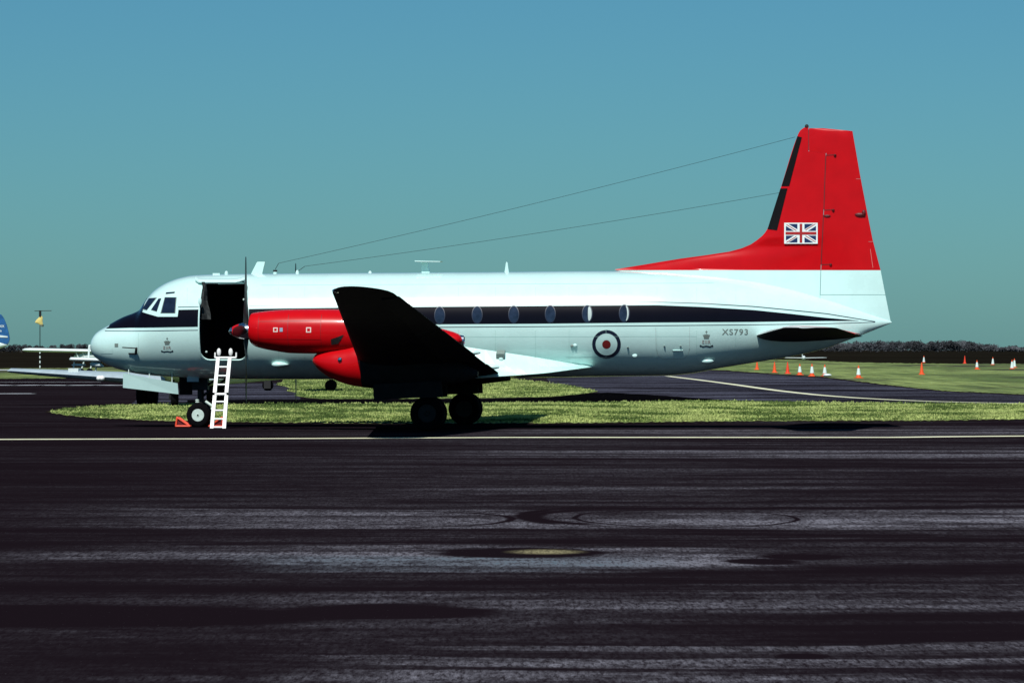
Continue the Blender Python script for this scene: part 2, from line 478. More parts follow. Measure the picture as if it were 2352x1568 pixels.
def line(name, pts, w, z, m, gaps=None):
    """painted stripe of width w metres through ground points"""
    V, F = [], []
    P_ = [Vector((x, y, 0)) for x, y in pts]
    for i, p in enumerate(P_):
        a = P_[max(0, i - 1)]; b = P_[min(len(P_) - 1, i + 1)]
        d = (b - a).normalized(); n = Vector((-d.y, d.x, 0)) * (w / 2 * (1 + R.uniform(-.06, .06)))
        V += [(p.x + n.x, p.y + n.y, z), (p.x - n.x, p.y - n.y, z)]
    for i in range(len(P_) - 1):
        F.append((2 * i, 2 * i + 1, 2 * i + 3, 2 * i + 2))
    o = mk(name, (V, F), m, fixn=False); o['kind'] = 'structure'
    for p in o.data.polygons:
        if p.normal.z < 0: p.flip()
    return o
yl = []
for k in range(91):
    u = -1600 + k * 63
    yl.append(GP(u, lin([(-100, 1009.5), (0, 1009), (700, 1007), (1176, 1004.5), (1700, 1004.5), (2050, 1004.5), (2200, 1002.5), (2450, 1000.5)], u)))
line('yellow_line', yl, 0.85, 0.006, M['yellow'])
cu = [(1520, 861.5), (1533, 863.4), (1600, 871.5), (1673, 881), (1790, 897), (1895, 908), (2015, 916), (2150, 921.5), (2352, 926.2), (2600, 931)]
cpts = []
for k in range(60):
    u = 1533 + (2600 - 1533) * k / 59
    cpts.append(GP(u, interp(cu, u), 0.012))
line('yellow_line', cpts, 0.50, 0.014, M['yellow'])
line('white_line', [GP(u, 884.5 + 0.25 * math.sin(u * .05)) for u in range(-60, 300, 12)], 1.7, 0.006, M['whiteline'])
line('white_line', [GP(u, 877.3) for u in range(-20, 240, 12)], 0.7, 0.006, M['whiteline'])
line('white_line', [GP(u, 904.0 - 0.004 * u) for u in range(-20, 86, 12)], 1.4, 0.006, M['whiteline'])
line('pale_concrete_edge', [GP(u, 850.5 + u * 0.01) for u in range(-300, 36, 30)], 10.0, 0.03, M['whiteline'])

# grass blades on the islands: countless, one object each, set down over the sheets
def inside(poly, x, y):
    c = False; j = len(poly) - 1
    for i in range(len(poly)):
        xi, yi = poly[i]; xj, yj = poly[j]
        if (yi > y) != (yj > y) and x < (xj - xi) * (y - yi) / (yj - yi) + xi: c = not c
        j = i
    return c
def blades(name, poly_px, n, h0, h1, mats_, seed, label, w=0.03):
    r = random.Random(seed)
    us = [p[0] for p in poly_px]; vs2 = [p[1] for p in poly_px]
    V, F, I = [], [], []
    k = 0; tries = 0
    while k < n and tries < n * 6:
        tries += 1
        u = r.uniform(max(-60, min(us)), min(2420, max(us))); v = r.uniform(min(vs2), max(vs2))
        if not inside(poly_px, u, v + r.gauss(0, .8)): continue
        if mathutils.noise.noise(Vector((u * .06, v * .5, 1))) < -.15 and r.random() < .6: continue
        x, y = GP(u, v)
        s = math.sin(x * 1.3 + 2 * math.sin(y * .8)) * .5 + math.sin(y * 1.7 + x * .35) * .5
        hh = r.uniform(h0, h1) * (1 + .35 * s)
        a = r.uniform(0, math.pi); dx = math.cos(a) * w; dy = math.sin(a) * w
        lx = r.uniform(-.6, .6) * hh; ly = r.uniform(-.6, .6) * hh
        b = len(V)
        V += [(x - dx, y - dy, 0.02), (x + dx, y + dy, 0.02), (x + lx, y + ly, 0.02 + hh)]
        F.append((b, b + 1, b + 2))
        q_ = mathutils.noise.noise(Vector((x * .45, y * .18, 3))) * 1.3 + .55 * mathutils.noise.noise(Vector((x * 2.1, y * .5, 9))) + r.gauss(0, .22)
        if 540 < u < 940: q_ -= .22  # more dark blades here: shadow streaks put into the grass colour
        I.append(2 if q_ < -.24 else 1 if q_ > .02 else 0)
        k += 1
    o = mk(name, (V, F), mats_, idx=I, fixn=False)
    tag(o, label, 'grass', kind='stuff')
gm = [mat('grass_blade_mid', (0.20, 0.27, 0.075), 0.8, var=0.5, vscale=0.5, spec=0.15), mat('grass_blade_light', (0.33, 0.39, 0.13), 0.8, var=0.5, vscale=0.4, spec=0.15),
      mat('grass_blade_dark', (0.07, 0.11, 0.03), 0.9, var=0.3, spec=0.1)]
blades('grass', island_px, 110000, 0.025, 0.06, gm, 1, 'short green grass on the island strip behind the parked aircraft')
blades('grass', isl2_px, 32000, 0.025, 0.07, gm, 2, 'short green grass on the far island seen under the wing')

# ------------------------------------------------------------------ the main aircraft
TH = math.asin(0.108)
A_ = Vector((math.cos(TH), -math.sin(TH))); B_ = Vector((math.sin(TH), math.cos(TH)))
GX = 9.32
O_ = Vector((-1.63, 100.0)) - GX * A_
OB = O_.dot(B_); OA = O_.dot(A_)
def L(u, v, y=0.0):
    up = (u - CU) / FPX
    d = (y + OB) / (up * B_.x + B_.y)
    return (Vector((up * d, d)) - O_).dot(A_), CH - (v - CV) / FPX * d

plane = empty('transport_aircraft', (O_.x, O_.y, 0), -TH)
tag(plane, 'white twin turboprop transport aircraft with red tail fin, red nacelles and open side door', 'aircraft')

top_px = [(207.4, 795), (208.6, 788), (211, 780), (222.7, 763.8), (249, 747.7), (281.3, 730), (322.3, 712.5), (329, 704), (340, 686), (360, 664), (390, 646.6), (419, 637), (445, 632.3),
          (500, 630), (565, 629), (800, 627), (1100, 625), (1400, 622.5), (1500, 624), (1600, 631), (1700, 642), (1780, 656), (1900, 688), (2000, 722), (2048, 738.6)]
bot_px = [(207.4, 796), (209, 804), (214, 815), (234.4, 831), (255, 841.5), (281, 850), (322, 859), (395, 865.5), (457, 869), (600, 871), (1000, 871), (1263, 866.5), (1410, 864), (1533, 862),
          (1585.6, 857.5), (1644, 847), (1732, 832.6), (1820, 818), (1895, 800), (1951, 780), (1975, 771), (2048, 741.4)]
TOP = [L(u, v) for u, v in top_px]; BOT = [L(u, v) for u, v in bot_px]
X0 = TOP[0][0]; X1 = TOP[-1][0]
BOT[0] = (X0, BOT[0][1]); BOT[-1] = (X1, BOT[-1][1])
HW = [(X0, 0.012), (X0 + .04, .17), (X0 + .12, .30), (X0 + .3, .47), (X0 + .6, .66), (X0 + 1.0, .84), (X0 + 1.5, 1.0), (X0 + 2.0, 1.13), (X0 + 2.6, 1.25), (X0 + 3.3, 1.335), (X0 + 13.2, 1.335),
      (X0 + 14.6, 1.27), (X0 + 16, 1.10), (X0 + 17.5, .82), (X0 + 19, .42), (X1, 0.012)]
def prof(x):
    zt, zb, hw = interp(TOP, x), interp(BOT, x), interp(HW, x)
    return (zt + zb) / 2, max(0.006, (zt - zb) / 2), max(0.006, hw)
def surf_y(x, z):
    zc, hh, hw = prof(x)
    t = max(-0.999, min(0.999, (z - zc) / hh))
    return -hw * math.sqrt(1 - t * t)
def Fi(x, y, z):
    zc, hh, hw = prof(x)
    return (y / hw) ** 2 + ((z - zc) / hh) ** 2
def onsurf(x, z, off):
    y = surf_y(x, z)
    e = 1e-3
    n = Vector(((Fi(x + e, y, z) - Fi(x - e, y, z)), (Fi(x, y + e, z) - Fi(x, y - e, z)), (Fi(x, y, z + e) - Fi(x, y, z - e))))
    n.normalize()
    return Vector((x, y, z)) + n * off
def P(u, v, off=0.004):
    y = -1.2
    for _ in range(14):
        x, z = L(u, v, y)
        y = 0.5 * y + 0.5 * surf_y(x, z)
    return onsurf(x, z, off)
def mirror(vf):
    return [(p[0], -p[1], p[2]) for p in vf[0]], vf[1]

xs = [X0 + (X1 - X0) * 0.0]
for s in (.006, .015, .03, .05, .08, .12, .17, .23, .3, .38, .47, .57, .68, .8): xs.append(X0 + s)
x = X0 + .92
while x < X1 - .12: xs.append(x); x += 0.055 if x < X0 + 2.6 else (0.13 if x < X0 + 4 else 0.22)
xs.append(X1)
fus_vf = loft([ring_x(x, 0, *(lambda p: (p[0], p[2], p[1]))(prof(x)), n=72) for x in xs])
fuselage = mk('fuselage', fus_vf, [M['white'], M['dark']], plane, smooth=True)
# open doorway: rounded opening cut into the body
dx0, dzt = L(458, 645, -1.3); dx1, dzb = L(564, 827, -1.3)
def rrect(x0, x1, z0, z1, r, n=6):
    out = []
    for cx, cz, a0 in ((x1 - r, z1 - r, 0), (x0 + r, z1 - r, 90), (x0 + r, z0 + r, 180), (x1 - r, z0 + r, 270)):
        for k in range(n + 1):
            a = math.radians(a0 + 90 * k / n)
            out.append((cx + r * math.cos(a), cz + r * math.sin(a)))
    return out
door_out = rrect(dx0, dx1, dzb, dzt, 0.22)
nn = len(door_out)
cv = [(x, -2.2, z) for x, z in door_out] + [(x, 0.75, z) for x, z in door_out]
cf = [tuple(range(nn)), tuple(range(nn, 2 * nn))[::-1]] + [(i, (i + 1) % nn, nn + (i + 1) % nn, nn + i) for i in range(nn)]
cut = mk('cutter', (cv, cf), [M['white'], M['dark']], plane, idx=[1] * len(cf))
bpy.context.view_layer.update()
bmod = fuselage.modifiers.new('cut', 'BOOLEAN'); bmod.object = cut; bmod.operation = 'DIFFERENCE'; bmod.solver = 'EXACT'
dg = bpy.context.evaluated_depsgraph_get()
nm = bpy.data.meshes.new_from_object(fuselage.evaluated_get(dg))
fuselage.modifiers.clear(); fuselage.data = nm
bpy.data.objects.remove(cut)

# door frame, rolled-up door edge, door handle
def surf_strip(pts2, w_in, w_out, off0, off1):
    """raised strip following a closed or open list of (x,z) on the port side"""
    V, F = [], []
    n = len(pts2)
    for i, (x, z) in enumerate(pts2):
        a = Vector(pts2[i - 1]); b = Vector(pts2[(i + 1) % n]); d = (b - a).normalized(); nr = Vector((d.y, -d.x))
        for w, o in ((-w_in, off0), (-w_in, off1), (w_out, off1), (w_out, off0)):
            V.append(onsurf(x + nr.x * w, z + nr.y * w, o))
    for i in range(n):
        j = (i + 1) % n
        for k in range(4):
            F.append((i * 4 + k, i * 4 + (k + 1) % 4, j * 4 + (k + 1) % 4, j * 4 + k))
    return V, F
dense = []
for i in range(nn):
    a, b = door_out[i], door_out[(i + 1) % nn]
    k = max(1, int(math.dist(a, b) / 0.12))
    for q in range(k): dense.append((a[0] + (b[0] - a[0]) * q / k, a[1] + (b[1] - a[1]) * q / k))
mk('door_frame', surf_strip(dense, 0.005, 0.03, -0.03, 0.012), M['white'], plane)
# upward sliding door: its lower lip hangs at the head of the opening
lip = []
lx0 = L(443, 640, -1.0)[0]; lx1 = L(558, 640, -1.0)[0]
rings = []
for k in range(13):
    t = k / 12; x = lx0 + (lx1 - lx0) * t
    zz = dzt - 0.03 + (0.07 if t > .88 else 0) * (t - .88) / .12 + 0.07 * max(0, (0.1 - t) / .1)
    ring = []
    for (dy, dz) in ((0.0, 0.10), (-0.10, 0.07), (-0.15, 0.0), (-0.13, -0.03), (-0.05, 0.0), (0.05, 0.02)):
        ring.append((x, surf_y(x, min(zz, dzt + .05)) + dy, zz + dz))
    rings.append(ring)
door = mk('sliding_door', loft(rings), M['white'], plane)
tag(door, 'white top door lip folded above the dark opening')
sx = L(470, 690, -1.33)[0]
mk('latch', ball((dx0 + .02, -1.33, L(462, 692, -1.33)[1]), .045, .03, .10), M['white'], door)
mk('door_curtain', loft([[(dx0 + .02 + a * .16 * (0.4 + t) + .02 * math.sin(9 * t), -1.12 + .1 * a + .05 * math.sin(5 * t + 6 * a), dzt - .02 - t * .95) for a in (0, .25, .5, .75, 1)] +
                        [(dx0 + .02 + a * .16 * (0.4 + t) + .02 * math.sin(9 * t), -1.10 + .1 * a + .05 * math.sin(5 * t + 6 * a), dzt - .02 - t * .95) for a in (1, .75, .5, .25, 0)] for t in [k / 8 for k in range(9)]]),
   mat('dark_grey_curtain', (0.025, 0.03, 0.03), 0.9, var=.5, vscale=8), plane)
for (u, v) in ((560, 688), (474, 808)):
    xx, zz = L(u, v, -1.25)
    mk('door_bolt', ball((xx, -1.24, zz), .03), M['hub'], door)

def both(name, vf, m, parent, smooth=False):
    o = mk(name, vf, m, parent, smooth=smooth)
    o2 = mk(name, mirror(vf), m, parent, smooth=smooth)
    return o, o2
def band_vf(top, bot, u0, u1, rows=3, off=0.004, du=9.0, ends=None):
    n = max(2, int((u1 - u0) / du) + 1)
    V, F = [], []
    for i in range(n):
        u = u0 + (u1 - u0) * i / (n - 1)
        vt, vb = lin(top, u), lin(bot, u)
        for r in range(rows):
            V.append(P(u, vt + (vb - vt) * r / (rows - 1), off))
    for i in range(n - 1):
        for r in range(rows - 1):
            a = i * rows + r
            F.append((a, a + 1, a + rows + 1, a + rows))
    return V, F
# main black cheatline (aft of the door)
c_top = [(571, 709.6), (717, 707.5), (900, 705.5), (1263, 702.5), (1509, 700.8), (1615, 705), (1732, 712), (1820, 721), (1895, 729.5), (1972, 736.2)]
c_bot = [(571, 748.6), (717, 747), (1000, 744.5), (1263, 743), (1509, 740.3), (1732, 739), (1895, 737), (1972, 736.6)]
both('cheatline', band_vf(c_top, c_bot, 571.5, 1972, rows=6), M['black'], plane, True)
# black nose stripe and anti-glare panel
n_bot = [(244.6, 754.5), (300, 752.6), (439, 750), (456.5, 749.6)]
n_top = [(244.6, 753.5), (281, 733), (322, 715), (335, 719.4), (363, 727.4), (408.6, 727.4), (408.8, 711.6), (456.5, 710.8)]
both('cheatline', band_vf(n_top, n_bot, 244.8, 456.5, rows=9, du=2.0, off=.009), M['black'], plane, True)
# over the nose: from the side edge up to the centreline
V, F = [], []
us_ = [250 + i * 2.4 for i in range(32)]
for u in us_:
    vs0 = lin([(249, 751), (281, 735), (322, 717)], u)
    p = P(u, vs0, .004)
    zc, hh, hw = prof(p.x)
    t0 = math.asin(max(-1, min(1, (p.z - zc) / hh)))
    for r in range(25):
        t = t0 + (math.pi - 2 * t0) * r / 24
        V.append((p.x, -(hw + .010) * math.cos(t), zc + (hh + .010) * math.sin(t)))
for i in range(len(us_) - 1):
    for r in range(24):
        a = i * 25 + r; F.append((a, a + 1, a + 26, a + 25))
mk('antiglare_panel', (V, F), M['black'], plane, True)
# pinstripes
both('pinstripe', band_vf([(571, 701.4), (717, 699), (900, 697.6), (1263, 695), (1509, 692.6), (1615, 696), (1732, 703), (1820, 711.5), (1899, 719.5), (2012, 738)],
                          [(571, 702.8), (717, 700.4), (900, 699), (1263, 696.5), (1509, 694.2), (1615, 697.8), (1732, 705), (1820, 713.5), (1899, 721.5), (2012, 739.5)], 571.5, 2010, rows=2), M['decal_navy'], plane)
both('pinstripe', band_vf([(571, 752.8), (717, 752), (1000, 750.6), (1263, 749), (1509, 747), (1732, 744.9), (1895, 742.6), (2013, 739)],
                          [(571, 754.2), (717, 753.4), (1000, 752), (1263, 750.4), (1509, 748.4), (1732, 746.3), (1895, 744), (2013, 740.2)], 571.5, 2010, rows=2), M['decal_navy'], plane)
both('pinstripe', band_vf([(240, 759), (300, 759.6), (456, 757.4)], [(240, 760.4), (300, 761), (456, 758.8)], 241, 456.5, rows=2, du=6), M['decal_navy'], plane)
both('pinstripe', band_vf([(409, 704.5), (456, 703.6)], [(409, 706), (456, 705)], 409, 456.5, rows=2, du=6), M['decal_navy'], plane)

def poly_patch(pts, off=0.004, thick=0.0, sub=4):
    """polygon in picture units laid over the curved skin"""
    cx = sum(p[0] for p in pts) / len(pts); cy = sum(p[1] for p in pts) / len(pts)
    V, F = [P(cx, cy, off)], []
    n0 = []
    dense_ = []
    for a, b in zip(pts, pts[1:] + pts[:1]):
        for k in range(sub): dense_.append((a[0] + (b[0] - a[0]) * k / sub, a[1] + (b[1] - a[1]) * k / sub))
    n = len(dense_)
    for r in (0.5, 1.0):
        for (u, v) in dense_: V.append(P(cx + (u - cx) * r, cy + (v - cy) * r, off))
    for i in range(n):
        j = (i + 1) % n
        F.append((0, 1 + i, 1 + j)); F.append((1 + i, 1 + n + i, 1 + n + j, 1 + j))
    if thick:
        base = len(V)
        for (u, v) in dense_: V.append(P(u, v, -0.01))
        for i in range(n):
            j = (i + 1) % n
            F.append((1 + n + i, base + i, base + j, 1 + n + j))
    return V, F
# cockpit glazing
for pts in ([(342, 685.7), (358.9, 684.2), (337.6, 712), (328.2, 709)],
            [(364, 686.4), (369.9, 685.7), (360.3, 715), (347.9, 711.3)],
            [(379.4, 683.5), (404.3, 683.5), (401.4, 718.6), (370.6, 718.6)],
            [(382.3, 671.7), (401.3, 670.3), (400, 673.5), (381.5, 675.5)]):
    cx = sum(p[0] for p in pts) / 4; cy = sum(p[1] for p in pts) / 4
    frame = [(cx + (u - cx) * 1.12, cy + (v - cy) * 1.06) for u, v in pts]
    for mir in (False, True):
        a = poly_patch(frame, 0.006, 1, 6); b = poly_patch(pts, 0.010, 1, 6)
        if mir: a = mirror(a); b = mirror(b)
        w = mk('cockpit_window', a, M['decal_grey'], plane)
        mk('pane', b, M['glass'], w)
# windscreen front panes across the centre
zr = []
for i in range(5):
    t = i / 4
    u = 329.5 + (342 - 329.5) * t; v = 703 + (686.5 - 703) * t
    x, z = L(u, v, 0)
    zc, hh, hw = prof(x)
    zr.append([(x - .006, -(hw + .006) * math.cos(a) * 1.0, zc + (hh + .006) * math.sin(a)) for a in [math.radians(40 + 100 * k / 12) for k in range(13)]])
V = [p for r_ in zr for p in r_]; F = []
for i in range(4):
    for k in range(12):
        if k in (5, 6) and False: continue
        F.append((i * 13 + k, i * 13 + k + 1, (i + 1) * 13 + k + 1, (i + 1) * 13 + k))
mk('windscreen', (V, F), M['glass'], plane)

# cabin windows: oval, six of them clear of the wing
for (u, v) in ((840, 724.8), (925, 724.3), (1010, 724), (1096, 723), (1180, 722), (1264, 721), (1349, 720.5), (1434, 719.6)):
    for mir in (False, True):
        el = [(u + 12.6 * math.cos(t), v + 20.5 * math.sin(t)) for t in [2 * math.pi * k / 24 for k in range(24)]]
        ei = [(u + 10.8 * math.cos(t), v + 18.6 * math.sin(t)) for t in [2 * math.pi * k / 24 for k in range(24)]]
        a = poly_patch(el, 0.010, 1, 1); b = poly_patch(ei, 0.013, 0, 1)
        if mir: a = mirror(a); b = mirror(b)
        w = mk('cabin_window', a, M['decal_navy'], plane)
        mk('pane', b, M['cabglass'], w, smooth=True)
        if u in (1349, 1434) and not mir:
            k0 = -1 if u == 1349 else 1
            cr = [(u + 3 + 7.0 * math.cos(t), v + (16.5 if u == 1349 else 17.5) * math.sin(t)) for t in [math.radians(-80 + 160 * k / 12) for k in range(13)]] + [(u + 3 + (-1.5 if u == 1349 else 3.5) * math.cos(t), v + 15 * math.sin(t)) for t in [math.radians(80 - 160 * k / 12) for k in range(13)]]
            cv_ = [P(a_, b_, .016) for a_, b_ in cr]
            mk('window_crescent', (cv_, [(k, k + 1, 24 - k, 25 - k) for k in range(12)]), M['panel'], w)  # pale crescent laid on the pane

# roundel
def disc(u, v, r, off, n=32, k=1.0):
    return poly_patch([(u + r * k * math.cos(2 * math.pi * i / n), v + r * math.sin(2 * math.pi * i / n)) for i in range(n)], off, 0, 1)
rd = mk('roundel', disc(1393, 790.5, 33, .004), M['decal_navy'], plane)
mk('roundel_ring', disc(1393, 790.5, 25, .007), M['white'], rd)
mk('roundel_centre', disc(1393, 790.5, 9.8, .010), M['decal_red'], rd)

# lettering and crests
def text_vf(s, u, v, h, spacing=1.0, sx=1.0, off=.005, bold=0.0):
    cu_ = bpy.data.curves.new('t', 'FONT'); cu_.body = s; cu_.size = 1.0; cu_.space_character = spacing; cu_.offset = bold
    ob = bpy.data.objects.new('t', cu_); C.objects.link(ob)
    bpy.context.view_layer.update()
    me = bpy.data.meshes.new_from_object(ob.evaluated_get(bpy.context.evaluated_depsgraph_get()))
    bm = bmesh.new(); bm.from_mesh(me)
    for _ in range(2):
        es = [e for e in bm.edges if e.calc_length() > 0.25]
        if es: bmesh.ops.subdivide_edges(bm, edges=es, cuts=1)
    xs_ = [q.co.x for q in bm.verts]; ys = [q.co.y for q in bm.verts]
    x0, x1, y0, y1 = min(xs_), max(xs_), min(ys), max(ys)
    k = h / (y1 - y0)
    V = [P(u + (q.co.x - (x0 + x1) / 2) * k * sx, v - (q.co.y - (y0 + y1) / 2) * k, off) for q in bm.verts]
    bm.verts.index_update()
    F = [[q.index for q in f.verts] for f in bm.faces]
    bm.free(); bpy.data.objects.remove(ob); bpy.data.curves.remove(cu_); bpy.data.meshes.remove(me)
    return V, F
mk('serial_lettering', text_vf('XS793', 1688, 762, 13.5, 1.15, 1.1, bold=0.012), M['decal_grey'], plane)
def crest(u, v, s):
    q = []
    def pp(pts): q.append(poly_patch([(u + a * s, v + b * s) for a, b in pts], .005, 0, 2))
    pp([(-6, 0), (6, 0), (6, 3), (-6, 3)])                  # band
    pp([(-9, -7), (-6, -4), (-4, -9), (-3, -3), (0, -9), (3, -3), (4, -9), (6, -4), (9, -7), (6.5, -.6), (-6.5, -.6)])
    pp([(-.8, -17), (.8, -17), (.8, -9), (-.8, -9)]); pp([(-2.6, -14.6), (2.6, -14.6), (2.6, -13), (-2.6, -13)])
    o = mk('crown_emblem', join(*q), M['decal_grey'], plane)
    for ch_, du_ in (('E', -7.5), ('I', -2.2), ('I', .8), ('R', 7)): mk('cypher_letter', text_vf(ch_, u + du_ * s, v + 10.5 * s, 8.5 * s, 1.0, 1.0, bold=0.01), M['decal_faint'], o)
    q2 = []
    for a, b in (((-15, 19), (-9, 22)), ((-9, 22), (0, 20.4)), ((0, 20.4), (9, 22)), ((9, 22), (15, 19))):
        q2.append(poly_patch([(u + a[0] * s, v + (a[1] - 1.4) * s), (u + b[0] * s, v + (b[1] - 1.4) * s), (u + b[0] * s, v + (b[1] + 1.4) * s), (u + a[0] * s, v + (a[1] + 1.4) * s)], .005, 0, 2))
    q2.append(poly_patch([(u - 17 * s, v + 20 * s), (u - 13.5 * s, v + 16.8 * s), (u - 13.5 * s, v + 23 * s)], .005)); q2.append(poly_patch([(u + 17 * s, v + 20 * s), (u + 13.5 * s, v + 16.8 * s), (u + 13.5 * s, v + 23 * s)], .005))
    mk('scroll_emblem', join(*q2), M['decal_navy'], o)
crest(384, 789, 0.86); crest(1622.5, 775, 0.95)

# small fittings of the skin
def px_box(name, u0, u1, v0, v1, m, off=.012, par=None):
    return mk(name, poly_patch([(u0, v0), (u1, v0), (u1, v1), (u0, v1)], off, 1, 2), m, par or plane)
px_box('static_plate', 263.5, 271.5, 788.5, 796.5, M['decal_grey'], .006)
vp = px_box('vent_plate', 1141, 1160, 804, 821, M['decal_grey'], .20)
mk('vent_cap', ball(P(1152, 814, .20), .06, .03, .06), M['white'], vp)
for (u, v, r_) in ((1314, 793.5, .035), (1321, 792.5, .04), (1442, 797, .02), (1458, 816, .05), (1526, 794, .018), (1563, 794, .018)):
    mk('skin_fitting', ball(P(u, v, .01), r_ * 1.3, .03, r_), M['decal_grey'] if r_ < .036 else M['white'], plane)
px_box('door_handle', 1545, 1568, 803.5, 805, M['white'], .02)
mk('ventral_fairing', ball(P(1624, 829, .0), .17, .09, .07), M['white'], plane, smooth=True)
# cabin-air bulge below the propeller
blist = []
c0 = P(640, 837, 0)
V, F = ball((0, 0, 0), 1, 1, 1, 20, 12)
V = [(c0.x + p[0] * (.21 if p[0] < 0 else .26) * (1 if p[0] > 0 else .85), c0.y + p[1] * .13 - .02, c0.z + p[2] * .085 * (1 - .35 * max(0, p[0]))) for p in V]
mk('air_intake_bulge', (V, F), M['white'], plane, smooth=True)
# pitot mast on the nose
pa = P(317, 795, 0); pb = P(311, 812, .10); pc = P(289, 796, .12)
mk('pitot_mast', join(tube(P(312, 811, 0), P(318, 796, .16), .035, 8, .03), tube(P(318, 796, .17), P(290, 795.5, .20), .014, 8), tube(P(296, 811.5, .01), P(313, 811, .03), .018, 8)), M['steel'], plane)
mk('nose_glint_patch', poly_patch([(231, 797), (258, 799), (258, 812), (231, 812)], .004, 0, 4), M['white'], plane)  # bright reflection on the nose, shaped as a white patch
# seams
def seam(pts, w=0.9, m='panel', name='panel_seam'):
    q = []
    for a, b in zip(pts, pts[1:]):
        dx_, dy_ = b[0] - a[0], b[1] - a[1]; l = math.hypot(dx_, dy_); nx, ny = -dy_ / l * w / 2, dx_ / l * w / 2
        k = max(1, int(l / 14))
        for i in range(k):
            s0, s1 = i / k, (i + 1) / k
            q.append(([P(a[0] + dx_ * s0 + nx, a[1] + dy_ * s0 + ny, .004), P(a[0] + dx_ * s1 + nx, a[1] + dy_ * s1 + ny, .004), P(a[0] + dx_ * s1 - nx, a[1] + dy_ * s1 - ny, .004), P(a[0] + dx_ * s0 - nx, a[1] + dy_ * s0 - ny, .004)], [(0, 1, 2, 3)]))
    mk(name, join(*q), M[m], plane)
seam([(1506, 752), (1507, 800), (1512, 817), (1522, 824), (1570, 824), (1580, 815), (1584, 800), (1584, 750)])
seam([(1544, 803), (1548, 823)]); seam([(1300, 821), (1500, 820)]); seam([(560, 832), (560, 866)], .8)
M['seamfaint'] = mat('faint_skin_joint', (0.36, 0.60, 0.55), 0.4)
for u_ in (318, 430, 640, 700, 790, 1053, 1138, 1230, 1307, 1392, 1509, 1600, 1690):
    v1_ = 744 if u_ < 320 else 698
    seam([(u_, 648 if u_ > 420 else 700 if u_ > 320 else 765), (u_, 695)] if u_ > 420 else [(u_, 765), (u_, 850)], .55, 'seamfaint', 'skin_joint')
    if u_ > 600: seam([(u_, 758), (u_, 850 if u_ < 1600 else 826)], .55, 'seamfaint', 'skin_joint')
seam([(600, 655), (1640, 650)], .5, 'seamfaint', 'skin_joint'); seam([(600, 775), (1600, 772)], .5, 'seamfaint', 'skin_joint'); seam([(270, 822), (455, 838)], .5, 'seamfaint', 'skin_joint')


# belly keel fairing and root fillet behind the wing
def side_fillet(s):
    rings = []
    pts = []
    for k in range(14):
        t = k / 13
        u = 1040 + (1357 - 1040) * t
        vt = lin([(1040, 790), (1100, 800), (1200, 815), (1357, 842)], u); vb = lin([(1040, 868), (1155, 863.5), (1250, 857), (1357, 843)], u)
        a = P(u, vt, -.02)
        out = 0.62 * (1 - t) ** 0.8 + .0
        y_edge = -1.30 - out * .9
        xb, zb = L(u, vb, y_edge)
        zb = zb
        c = (xb, surf_y(xb, max(zb, 1.15)) + .25, zb - .02)
        mid = Vector(a).lerp(Vector((xb, y_edge, zb)), .5) + Vector((0, .10 * (1 - t), -.04 * (1 - t)))
        ring = [a, mid, Vector((xb, y_edge, zb)), Vector((xb, y_edge + .03, zb - .03 * (1 - t))), Vector((xb, -.75, zb - .06 * (1 - t))), Vector((a.x, -.6, a.z))]
        rings.append([(p[0], s * -p[1] * -1 if s > 0 else -p[1], p[2]) for p in ring])
    return loft(rings)
mk('root_fillet', side_fillet(1), M['white'], plane, smooth=False)
mk('root_fillet', side_fillet(-1), M['white'], plane, smooth=False)

# ---- wings
def naca(n, tc, camber=0.02):
    pts = []
    for i in range(n + 1):
        b = math.pi * i / n; x = 0.5 * (1 + math.cos(b))
        yt = 5 * tc * (.2969 * math.sqrt(x) - .126 * x - .3516 * x * x + .2843 * x**3 - .1036 * x**4)
        yc = camber * (1 - (2 * x - 0.8) ** 2 / 1.44)
        pts.append((x, yc + yt))
    for i in range(1, n):
        b = math.pi * (1 - i / n); x = 0.5 * (1 + math.cos(b)); x = 0.5 * (1 - math.cos(math.pi * i / n))
        yt = 5 * tc * (.2969 * math.sqrt(x) - .126 * x - .3516 * x * x + .2843 * x**3 - .1036 * x**4)
        yc = camber * (1 - (2 * x - 0.8) ** 2 / 1.44)
        pts.append((x, yc - yt))
    return pts
YT = -14.2
leT, zT = L(763.5, 674.5, YT); teT, zT2 = L(904, 676, YT)
teR, zR = L(1148, 862, -1.4)
le3, _ = L(822, 812, -3.77)
def wing_sec(y):
    t = (y + 1.4) / (YT + 1.4)
    le_root = le3 + (le3 - leT) / (-3.77 - YT) * (3.77 - 1.4)
    le = le_root + (leT - le_root) * t
    te = teR + (teT - teR) * t
    return le, te, zR + 0.02 + ((zT + zT2) / 2 - zR) * t
def wing(s):
    rings = []
    ysec = [-0.3, -1.4, -2.6, -3.77, -5.5, -8, -10.5, -12.6, YT]
    for y in ysec:
        le, te, z = wing_sec(y)
        tc = .17 - .05 * (y / YT)
        rings.append([(le + (te - le) * a, s * -y, z + (te - le) * b) for a, b in naca(14, tc)])
    for q in (.35, .6, .8, .92, .985):
        y = YT - .85 * q
        le, te, z = wing_sec(y)
        f = math.sqrt(1 - q * q); mid = le + (te - le) * .42; c = te - le
        le2 = mid - .42 * c * f; c2 = c * f
        rings.append([(le2 + c2 * a, s * -y, z + c2 * b * .9) for a, b in naca(14, .12 * f + .02)])
    return loft(rings)
